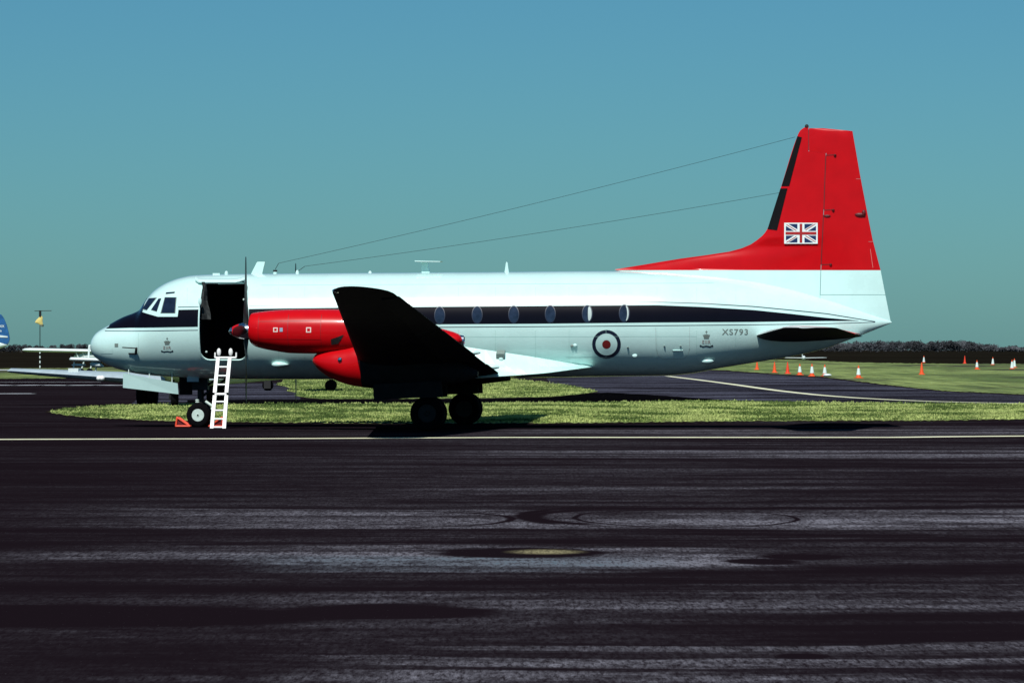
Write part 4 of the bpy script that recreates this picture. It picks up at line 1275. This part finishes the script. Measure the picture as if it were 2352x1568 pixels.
def chock(u, vg, y, flip, label):
    x0, _ = L(u, vg, y)
    o = empty('wheel_chock', toW(x0, y, 0), -TH)
    tag(o, label, 'chock', group='chocks at the nose wheels')
    s = -1 if flip else 1
    for yy, nmm in ((-.11, 'side_frame'), (.11, 'side_frame')):
        a, b, c = Vector((-.16 * s, yy, .03)), Vector((-.13 * s, yy, .25)), Vector((.20 * s, yy, .03))
        mk(nmm, join(tube(a, b, .024), tube(b, c, .024), tube(a, c, .024), ball(a, .024), ball(b, .024), ball(c, .024)), M['chock'], o)
    mk('cross_bar', join(tube((-.16 * s, -.11, .03), (-.16 * s, .11, .03), .022), tube((-.13 * s, -.11, .25), (-.13 * s, .11, .25), .022), tube((.2 * s, -.11, .03), (.2 * s, .11, .03), .022)), M['chock'], o)
    mk('infill_plate', ([(-.15 * s, -.09, .03), (-.125 * s, -.09, .22), (.17 * s, -.09, .03), (-.15 * s, -.08, .03), (-.125 * s, -.08, .22), (.17 * s, -.08, .03)], [(0, 1, 2), (5, 4, 3), (0, 3, 4, 1), (1, 4, 5, 2), (2, 5, 3, 0)]), M['redgap'], o)
chock(420, 982, -.25, False, 'red-orange triangular wheel chock in front of the nose wheel')
chock(500, 982, -.25, True, 'red-orange triangular wheel chock behind the nose wheel, seen through the ladder')

# ------------------------------------------------------------------ traffic cones
def cone_parts(root, kind, h):
    m_ = M['redcone'] if kind == 'red' else M['orange']
    mk('cone_base', box(-.24, .24, -.24, .24, 0, .05), m_, root)
    mk('cone_body', lathe_z([(0.05, .20), (.10, .16), (h - .02, .035), (h, .03)], 18), m_, root)
    if kind == 'white':
        mk('reflective_sleeve', lathe_z([(h * .26, .155), (h * .78, .08)], 18), M['sleeve'], root)
    elif kind == 'allwhite':
        mk('reflective_sleeve', lathe_z([(h * .10, .185), (h * .80, .08)], 18), M['sleeve'], root)
cones = [
 (1738.8, 848.7, 15, 'orange', 'orange cone half hidden under the tail, first on the left of the row'),
 (1779, 855.5, 24.5, 'orange', 'slim all-orange cone, second from the left beyond the taxiway edge'),
 (1809, 858, 27, 'red', 'all-orange cone just left of the white-banded cones'),
 (1837, 861, 23.5, 'white', 'orange cone with white sleeve, first of the banded cones from the left'),
 (1865, 864, 29, 'white', 'tall orange cone with white sleeve between two shorter banded cones'),
 (1894.4, 864, 26.5, 'white', 'orange cone with white sleeve with a small pale lump at its foot'),
 (1972, 868, 29, 'white', 'orange cone with white sleeve standing alone, nearest to the yellow line'),
 (2117, 860, 28, 'orange', 'tall all-orange cone alone in the middle of the far grass'),
 (2122, 832.7, 15.7, 'allwhite', 'white-sleeved cone far off, directly behind the tall orange cone'),
 (2216, 834.7, 18, 'red', 'distant all-orange cone against the dark field at right'),
 (2244, 848, 21, 'white', 'white-sleeved cone with orange top at the edge of the dark soil patch'),
 (2280.4, 837.6, 17.6, 'allwhite', 'distant white-sleeved cone against the dark field at right'),
 (2324.5, 847, 21, 'allwhite', 'nearer white-sleeved cone of the overlapping pair at far right'),
 (2330, 844, 21, 'allwhite', 'farther white-sleeved cone of the overlapping pair at far right')]
for (u, v, hp, kind, lab) in cones:
    x, y = GP(u, v, .02)
    h = max(.85, min(1.15, hp * y / FPX))
    o = empty('traffic_cone', (x, y, .02), R.uniform(-.4, .4))
    tag(o, lab, 'cone', group='traffic cones on the far grass')
    cone_parts(o, kind, h)
x, y = GP(1900, 864.5, .02)
o = mk('sandbag', ball((0, 0, .10), .32, .2, .11, 14, 8), M['bgwhite'], smooth=True); o.location = (x, y, .02)
tag(o, 'small pale sandbag lying on the grass at the foot of a banded cone', 'sandbag')

# ------------------------------------------------------------------ aircraft in the background
def body(rings_spec, n=24):
    return loft([ring_x(x, 0, z, w, h, n) for x, z, w, h in rings_spec])
def simple_wing(y0, y1, x0, c0, x1, c1, z0, z1, t=.12):
    rings = []
    for k in range(5):
        q_ = k / 4
        y = y0 + (y1 - y0) * q_; le = x0 + (x1 - x0) * q_; c = c0 + (c1 - c0) * q_; z = z0 + (z1 - z0) * q_
        rings.append([(le + c * a, y, z + c * b) for a, b in naca(8, t)])
    rings.append([(x1 + c1 * .15 + c1 * .6 * a, y1 + math.copysign(.12, y1 - y0), z1 + c1 * b * .4) for a, b in naca(8, t)])
    return loft(rings)

# nose-on low wing twin behind the nose of the main aircraft; local -x points to the camera
D1 = 140.0
cxx = AT(419, 930, D1).x
tw = empty('low_wing_aircraft', (cxx, D1 - 1.2, 0), math.radians(90))
tag(tw, 'pale grey low wing aircraft parked nose-on behind the white nose, long wing reaching left', 'aircraft')
mk('fuselage', body([(-3.2, 1.35, .04, .04), (-3.0, 1.35, .25, .22), (-2.3, 1.4, .5, .45), (-1.2, 1.55, .72, .72), (0, 1.65, .8, .8), (3, 1.65, .8, .8), (6, 1.8, .4, .45), (8, 1.95, .08, .12)]), M['bggrey'], tw, smooth=True)
zl_ = CH - (852 - CV) / FPX * D1; zr_ = CH - (874 - CV) / FPX * D1
half = (419 - 26) / FPX * D1
for s in (-1, 1):
    w = mk('wing', simple_wing(s * .5, s * half, -.2, 2.6, .9, .9, zr_ - .03, zl_, .19), M['bggrey'], tw, smooth=True)
    if s == 1:
        pass
# local +y maps to world -x (rotated 90 deg), so the left wing in the picture is +y
for (u, v) in ((234, 868), (241, 868)):
    yy = (419 - u) / FPX * D1
    mk('landing_light', lathe_y((0, 0, 0), [(0, .01), (0.01, .01)], 6) if False else ball((0.25 if u == 234 else .25, yy, CH - (v - CV) / FPX * D1), .12, .10, .10), M['ladder'], tw, smooth=True)
for u in (60, 70, 77): mk('wing_lamp', ball((.95, (419 - u) / FPX * D1, CH - (856 - CV) / FPX * D1), .06), M['ladder'], tw)
mk('wing_fence', box(.6, 1.5, (419 - 184) / FPX * D1, (419 - 161) / FPX * D1, zl_ - .15, zl_ + .10), M['bgwhite'], tw)
for yy in (1.25, -1.25):
    gl = mk('gear_leg', tube((1.2, yy, .3), (1.2, yy, zr_), .08), M['steel'], tw)
    for dy in (-.19, .19):
        V, F = lathe_y((0, 0, 0), [(-.15, .12), (-.19, .25), (-.17, .36), (-.08, .40), (.08, .40), (.17, .36), (.19, .25), (.15, .12)], 24)
        mk('wheel', ([(p[0] + 1.2, p[1] + yy + dy, p[2] + .40) for p in V], F), M['rubber'], tw, smooth=True)
mk('nose_wheel', lathe_y((-2.0, 0, .25), [(-.1, .1), (-.12, .2), (-.05, .25), (.05, .25), (.12, .2), (.1, .1)], 20), M['rubber'], tw, smooth=True)
mk('nose_leg', tube((-2.0, .16, .25), (-2.0, 0, 1.2), .06), M['steel'], tw)
mk('tail_fin', ([(6.2, -.06, 2.0), (8.2, -.06, 2.0), (8.3, -.04, 3.6), (7.4, -.04, 3.6), (6.2, .06, 2.0), (8.2, .06, 2.0), (8.3, .04, 3.6), (7.4, .04, 3.6)], [(0, 1, 2, 3), (7, 6, 5, 4), (0, 4, 5, 1), (1, 5, 6, 2), (2, 6, 7, 3), (3, 7, 4, 0)]), M['bggrey'], tw)
# small side-on low wing twin whose wheels show under the belly
D2 = 187.1
xc = AT(690, 890, D2).x
sw = empty('light_twin_aircraft', (xc, D2, 0), 0)
tag(sw, 'dark low wing light aircraft parked far behind, only its wheels showing under the white belly', 'aircraft')
mk('fuselage', body([(-3.0, 1.5, .05, .05), (-2.6, 1.5, .35, .35), (-1.4, 1.6, .6, .65), (1.5, 1.7, .65, .75), (4, 1.8, .35, .45), (7, 2.1, .06, .12)]), M['bggrey'], sw, smooth=True)
for s in (-1, 1): mk('wing', simple_wing(s * .4, s * 6.0, -.3, 2.1, .3, 1.0, 1.15, 1.55), M['bggrey'], sw, smooth=True)
mk('tail_fin', plate([(5.3, 2.1), (7.1, 2.1), (7.2, 3.7), (6.4, 3.7)], 0, .05), M['bggrey'], sw)
for (dx, yy, r_) in ((-1.55, 0, .27), (1.5, -1.5, .27), (1.4, 1.6, .27)):
    V, F = lathe_y((dx, yy, r_), [(-.1, .1), (-.12, .2), (-.05, r_), (.05, r_), (.12, .2), (.1, .1)], 20)
    mk('wheel', (V, F), M['rubber'], sw, smooth=True)
    mk('gear_leg', tube((dx, yy + .15, r_), (dx, yy + .1, 1.3), .07), M['steel'], sw)
mk('gear_door', box(-1.72, -1.40, -.30, -.16, .12, 1.2), M['intake'], sw)

# blue airliner tail at the left edge
D3 = 300.0
def A3(u, v): p = AT(u, v, D3); return p
bx = A3(0, 800)
bt = empty('blue_tailed_aircraft', (bx.x, D3, 0), 0)
tag(bt, 'aircraft mostly out of frame at left edge, rounded blue tail fin with white band', 'aircraft')
fp = [A3(u, v) for u, v in ((-75, 795), (-62, 772), (-40, 745), (-20, 725), (-6, 719.5), (3, 722.5), (9, 731), (15.5, 746.5), (20, 764), (22.5, 777), (21, 785), (17, 790), (8, 790), (3, 788))]
fp = [(p.x - bx.x, p.z) for p in fp]
mk('tail_fin', plate(fp, 0, .12), M['bgblue'], bt)
sg = [A3(u, v) for u, v in ((-40, 769), (0, 769.5), (18, 772), (18.3, 775), (0, 774.5), (-40, 775))]
mk('white_band', plate([(p.x - bx.x, p.z) for p in sg], -.14, .02), M['bgwhite'], bt)
def t_plane(s, u, v, h, par, y):
    cu_ = bpy.data.curves.new('t', 'FONT'); cu_.body = s; cu_.size = 1.0; cu_.offset = .03
    ob = bpy.data.objects.new('t', cu_); C.objects.link(ob); bpy.context.view_layer.update()
    me = bpy.data.meshes.new_from_object(ob.evaluated_get(bpy.context.evaluated_depsgraph_get()))
    bpy.data.objects.remove(ob)
    xs_ = [q.co.x for q in me.vertices]; ys = [q.co.y for q in me.vertices]
    k = h / FPX * D3 / (max(ys) - min(ys)); c = A3(u, v)
    V = [(c.x - bx.x + (q.co.x - (max(xs_) + min(xs_)) / 2) * k, y, c.z + (q.co.y - (max(ys) + min(ys)) / 2) * k) for q in me.vertices]
    F = [tuple(p.vertices) for p in me.polygons]
    mk('tail_lettering', (V, F), M['bgwhite'], par)
t_plane('XX', 5, 749, 5.5, bt, -.13)
t_plane('o', 2, 760, 4, bt, -.13)
mk('tail_cone', loft([[(A3(u, 800).x - bx.x, r_ * math.cos(t), A3(0, v).z + r_ * math.sin(t)) for t in [2 * math.pi * k / 16 for k in range(16)]] for u, v, r_ in ((-110, 787, 1.0), (-40, 790, .6), (0, 793, .25), (20, 791, .04))]), M['bgwhite'], bt, smooth=True)
mk('fuselage', loft([[(A3(u, 800).x - bx.x, r_ * math.cos(t), A3(0, 790).z + r_ * math.sin(t)) for t in [2 * math.pi * k / 16 for k in range(16)]] for u, r_ in ((-500, .6), (-470, 1.15), (-250, 1.25), (-110, .98))]), M['bgwhite'], bt, smooth=True)
mk('wheel', lathe_y((-8, 0, .45), [(-.2, .2), (-.22, .4), (.22, .4), (.2, .2)], 20), M['rubber'], bt)
mk('gear_leg', tube((-8, 0, .4), (-8, 0, 1.6), .1), M['steel'], bt)

# light aircraft at left: high wing one and low wing one
D4 = 307.1
def rel(u, v, D, ox): p = AT(u, v, D); return (p.x - ox, p.z)
ox = AT(190, 840, D4).x
ha = empty('high_wing_aircraft', (ox, D4, 0), 0)
tag(ha, 'small white high wing light aircraft parked in front of the dark field at left', 'aircraft')
(x0, z0), (x1, z1) = rel(52, 804, D4, ox), rel(203, 807, D4, ox)
rings = []
for t, f in ((0, .35), (.04, .8), (.12, 1), (.5, 1), (1, 1), (1.9, 1), (1.97, .6)):
    xx = x0 + (x1 - x0) * t
    rings.append([(xx, -.7 * f + 1.4 * f * a, z0 + (z1 - z0) * t + b * 1.9 * f) for a, b in naca(8, .16)])
mk('wing', loft(rings), M['bgwhite'], ha, smooth=True)
xn, zn = rel(172, 818, D4, ox); xt, zt_ = rel(200, 818, D4, ox)
V, F = loft([[(x_, r1 * math.cos(t), z_ + r2 * math.sin(t)) for t in [2 * math.pi * k / 16 for k in range(16)]] for x_, z_, r1, r2 in ((xn - .1, zn, .05, .05), (xn, zn, .12, .12), (xn + .25, zn, .3, .2), (xt, zn, .45, .28), (xt + 1.5, zn + .1, .5, .42), (xt + 4.5, zn + .2, .1, .15))])
mk('fuselage', (V, F), M['bgwhite'], ha, smooth=True)
mk('propeller', join(box(xn - .14, xn - .09, -.05, .05, zn - .7, zn + .7), box(xn - .3, xn - .26, -.5, .5, zn - .05, zn + .05)), M['intake'], ha)
for u in (181, 196): mk('wing_strut', tube((rel(u, 822, D4, ox)[0], -.4, zn - .1), (rel(u - 6, 808, D4, ox)[0], -.4, z1), .05), M['bgwhite'], ha)
for u in (186, 206):
    xw, _ = rel(u, 840, D4, ox)
    mk('wheel', lathe_y((xw, 0, .25), [(-.1, .1), (-.1, .24), (.1, .24), (.1, .1)], 16), M['rubber'], ha)
    mk('gear_leg', tube((xw, 0, .25), (xw + .3, 0, zn - .2), .06), M['bgwhite'], ha)
mk('tail_fin', plate([rel(u, v, D4, ox) for u, v in ((196, 826), (205, 826), (207, 790), (201, 792))], .8, .05), M['bgwhite'], ha)

D5 = 264.3
ox5 = AT(190, 850, D5).x
la = empty('low_wing_light_aircraft', (ox5, D5, 0), 0)
tag(la, 'small white low wing light aircraft parked just left of the big white nose', 'aircraft')
(xa, za), (xb, zb) = rel(160, 825, D5, ox5), rel(222, 827, D5, ox5)
rings = []
for t, f in ((0, .4), (.06, .9), (.5, 1), (1, 1), (2.0, .9), (2.1, .4)):
    xx = xa + (xb - xa) * t
    rings.append([(xx, -.6 * f + 1.2 * f * a, za + (zb - za) * t + b * 1.5 * f) for a, b in naca(8, .18)])
mk('wing', loft(rings), M['bgwhite'], la, smooth=True)
xf, zf = rel(222, 838, D5, ox5)
mk('fuselage', loft([[(x_, r1 * math.cos(t), z_ + r2 * math.sin(t)) for t in [2 * math.pi * k / 16 for k in range(16)]] for x_, z_, r1, r2 in ((rel(207, 836, D5, ox5)[0], zf + .05, .1, .1), (rel(214, 836, D5, ox5)[0], zf + .05, .3, .18), (rel(230, 836, D5, ox5)[0], zf, .4, .2), (rel(238, 838, D5, ox5)[0], zf - .1, .1, .05))]), M['bgwhite'], la, smooth=True)
mk('canopy', ball((rel(225, 832, D5, ox5)[0], 0, zf + .28), .35, .3, .2), M['glass'], la, smooth=True)
for u in (166, 218):
    xw, _ = rel(u, 850, D5, ox5)
    mk('wheel', lathe_y((xw, 0, .22), [(-.1, .1), (-.1, .2), (.1, .2), (.1, .1)], 16), M['rubber'], la)
    mk('gear_leg', tube((xw, 0, .25), (xw + .15, 0, zf + .2), .05), M['bgwhite'], la)
mk('wheel_spat', ball((rel(181, 838, D5, ox5)[0], 0, rel(181, 838, D5, ox5)[1]), .5, .2, .1), M['bgwhite'], la, smooth=True)
mk('tail_fin', plate([rel(u, v, D5, ox5) for u, v in ((200, 826), (204, 826), (205.5, 795), (202, 795))], .3, .04), M['bgwhite'], la)

# nose-on glider under the tail, far off
D6 = 685.7
ox6 = AT(1846, 826, D6).x
gl = empty('glider', (ox6, D6, 0), 0)
tag(gl, 'tiny white glider parked nose-on at the far edge of the grass under the tail', 'glider')
c6 = AT(1846, 822, D6)
mk('fuselage', ball((0, 0, c6.z), .34, 1.2, .42), M['bgwhite'], gl, smooth=True)
for s in (-1, 1):
    mk('wing', loft([[(s * y_, .5 * c_ * (a - .5), c6.z - .02 + .02 * y_ + .6 * c_ * b) for a, b in naca(6, .16)] for y_, c_ in ((.1, 1.6), (1.5, 1.5), (3.2, 1.2), (4.0, .6))]), M['bgwhite'], gl, smooth=True)
mk('wheel', lathe_y((0, 0, .2), [(-.06, .1), (-.06, .2), (.06, .2), (.06, .1)], 14), M['rubber'], gl)
mk('tail_fin', plate([(-.04, c6.z), (.04, c6.z), (.04, c6.z + .7), (-.04, c6.z + .7)], 3.5, .5), M['bgwhite'], gl)

# wind mast
D7 = CH * FPX / (847 - 801.0)
mx = AT(91.8, 847, D7)
ms = empty('windsock_mast', (mx.x, D7, 0), 0)
tag(ms, 'thin mast with limp yellow windsock and crossbar, red-white banded at its foot', 'windsock')
ztop = AT(92, 714, D7).z
mk('pole', tube((0, 0, 0), (0, 0, ztop), .05, 8, .035), M['steel'], ms)
zb0 = AT(92, 806, D7).z
for k in range(7):
    z_a = .1 + (zb0 - .1) * k / 7; z_b = .1 + (zb0 - .1) * (k + 1) / 7
    mk('pole_band', lathe_z([(z_a, .065), (z_b, .065)], 10), M['bgwhite'] if k % 2 == 0 else M['steel'], ms)
mk('crossbar', join(tube((-.55, 0, ztop), (1.15, 0, ztop + .03), .035, 6), tube((0.02, 0, ztop - .55), (.02, 0, ztop + .05), .12, 8)), M['intake'], ms)
zs = AT(92, 736, D7).z
mk('wind_sock', loft([[(dx + w_ * math.cos(t), .25 * w_ * math.sin(t), zs + dz) for t in [2 * math.pi * k / 10 for k in range(10)]] for dx, w_, dz in ((.12, .10, .45), (.05, .22, .25), (-.08, .34, .0), (-.12, .38, -.2), (.05, .26, -.32), (.12, .15, -.42))]), M['sockyellow'], ms, smooth=False)
mk('sock_ring', lathe_z([(zs - .62, .16), (zs - .42, .22)], 12, (.18, 0, 0)), M['decal_grey'], ms)

# ------------------------------------------------------------------ trees
def crown_vf(cx, cy, cz, rx, ry, rz, n, s, r):
    V, F = [], []
    lobes = [(r.uniform(-.6, .6) * rx, r.uniform(-.6, .6) * ry, r.uniform(-.35, .55) * rz, r.uniform(.35, .6)) for _ in range(9)]
    for _ in range(n):
        lx, ly, lz, k = r.choice(lobes)
        d = Vector((r.gauss(0, 1), r.gauss(0, 1), r.gauss(0, 1))).normalized() * r.uniform(.55, 1.0)
        c = Vector((cx + lx + d.x * rx * k, cy + ly + d.y * ry * k, max(.4, cz + lz + d.z * rz * k)))
        a = Vector((r.gauss(0, 1), r.gauss(0, 1), r.gauss(0, 1))).normalized() * s * r.uniform(.6, 1.3)
        b = a.orthogonal().normalized() * s * r.uniform(.5, 1.1)
        i = len(V); V += [c - a, c + b, c + a, c - b * .8]; F.append((i, i + 1, i + 2, i + 3))
    return V, F
def tree(u, w_px, v_top, D, lab, grp, leaf, r, v_base=None):
    x = AT(u, 800, D).x; ht = AT(u, v_top, D).z; rad = w_px / 2 / FPX * D
    o = empty('tree', (x, D, 0)); tag(o, lab, 'tree', group=grp)
    mk('trunk', join(tube((0, 0, 0), (r.uniform(-.3, .3), 0, ht * .55), .35, 8, .15), *[tube((0, 0, ht * .3), (r.uniform(-.6, .6) * rad, r.uniform(-.5, .5) * rad, ht * .7), .15, 5, .05) for _ in range(4)]), M['bark'], o)
    mk('crown', crown_vf(0, 0, ht * .52, rad, rad * .9, ht * .48, 1400, .22 * max(1, ht / 6), r), leaf, o)
    return o
rt = random.Random(11)
tl = [(24, 18, 792), (38, 22, 788), (54, 26, 786), (69, 22, 788.5), (84, 18, 792), (97, 14, 793.5), (108, 24, 789.5), (122, 22, 793), (137, 22, 795), (150, 16, 795.5), (197, 18, 791), (210, 26, 788), (226, 24, 790)]
tl = [(24, 22, 790), (40, 26, 788.2), (58, 26, 790.5), (72, 20, 792), (86, 24, 790), (104, 24, 792.5), (122, 20, 793.5),
      (123, 22, 789)]
tl = [(23, 16, 793), (32, 24, 788), (50, 22, 792), (64, 26, 789.5), (80, 22, 792), (93, 18, 793.5), (122, 18, 789), (144, 24, 788), (160, 22, 790), (181, 20, 788.5), (196, 26, 788), (214, 26, 788), (5, 22, 796)]
labs = ['small dark tree beside the blue tail at left', 'tallest dark tree just right of the blue tail', 'low dark tree between two taller ones left of the mast', 'broad dark tree halfway to the wind mast', 'dark tree second left of the wind mast',
        'low tree touching the wind mast on its left', 'thin pale tree standing alone right of the wind mast', 'dense dark tree in the middle of the gap left of the nose', 'dark tree overlapping the right side of the dense dark tree',
        'pale tree left of the nose beside the light aircraft fin', 'dark tree directly left of the white nose', 'dark tree partly behind the white nose', 'low dark tree under the blue tail at left edge']
for (u, w_, vt), lb_ in zip(tl, labs):
    tree(u, w_, vt, 2150 + rt.uniform(-60, 60), lb_, 'trees on the left horizon', M['leaf2'] if u in (122, 181) else M['leaf'], rt)
# the wood on the right reads as one mass
V, F, I = [], [], []
rw = random.Random(21)
wt = [(1500, 792), (1800, 786), (1930, 787), (1951, 784), (1985, 780.5), (2020, 779.5), (2100, 780.5), (2190, 779.5), (2222, 779), (2250, 788), (2275, 787), (2300, 797), (2312, 795), (2325, 791), (2345, 797), (2400, 794), (2700, 790), (3300, 792)]
DW = 2350
for k in range(250):
    u = 1480 + 1730 * k / 249 + rw.uniform(-4, 4)
    d = DW + rw.uniform(-60, 140)
    ht = AT(u, lin(wt, u) + rw.uniform(0, 2.2), d).z
    vf = crown_vf(AT(u, 800, d).x, d, ht * .5, rw.uniform(3, 5.5), 4, ht * .5, 520, .42, rw)
    n0 = len(V); V += vf[0]; F += [tuple(i + n0 for i in f) for f in vf[1]]; I += [rw.choice((0, 0, 1))] * len(vf[1])
wood = mk('woodland', (V, F), [M['leaf'], M['leaf2']], idx=I, fixn=False)
tag(wood, 'dark distant wood along the horizon on the right', 'woodland', kind='stuff')
# low hedge line along the dark field so that no gap of ground shows through
V, F = [], []
for k in range(520):
    u = -1800 + 6000 * k / 519
    vf = crown_vf(AT(u, 800, 2500).x, 2500, 1.6, 4.2, 3, 2.0, 60, .5, rw)
    n0 = len(V); V += vf[0]; F += [tuple(i + n0 for i in f) for f in vf[1]]
hd = mk('hedgerow', (V, F), M['leaf'], fixn=False)
tag(hd, 'low dark hedgerow running along the horizon behind the fields', 'hedge', kind='stuff')
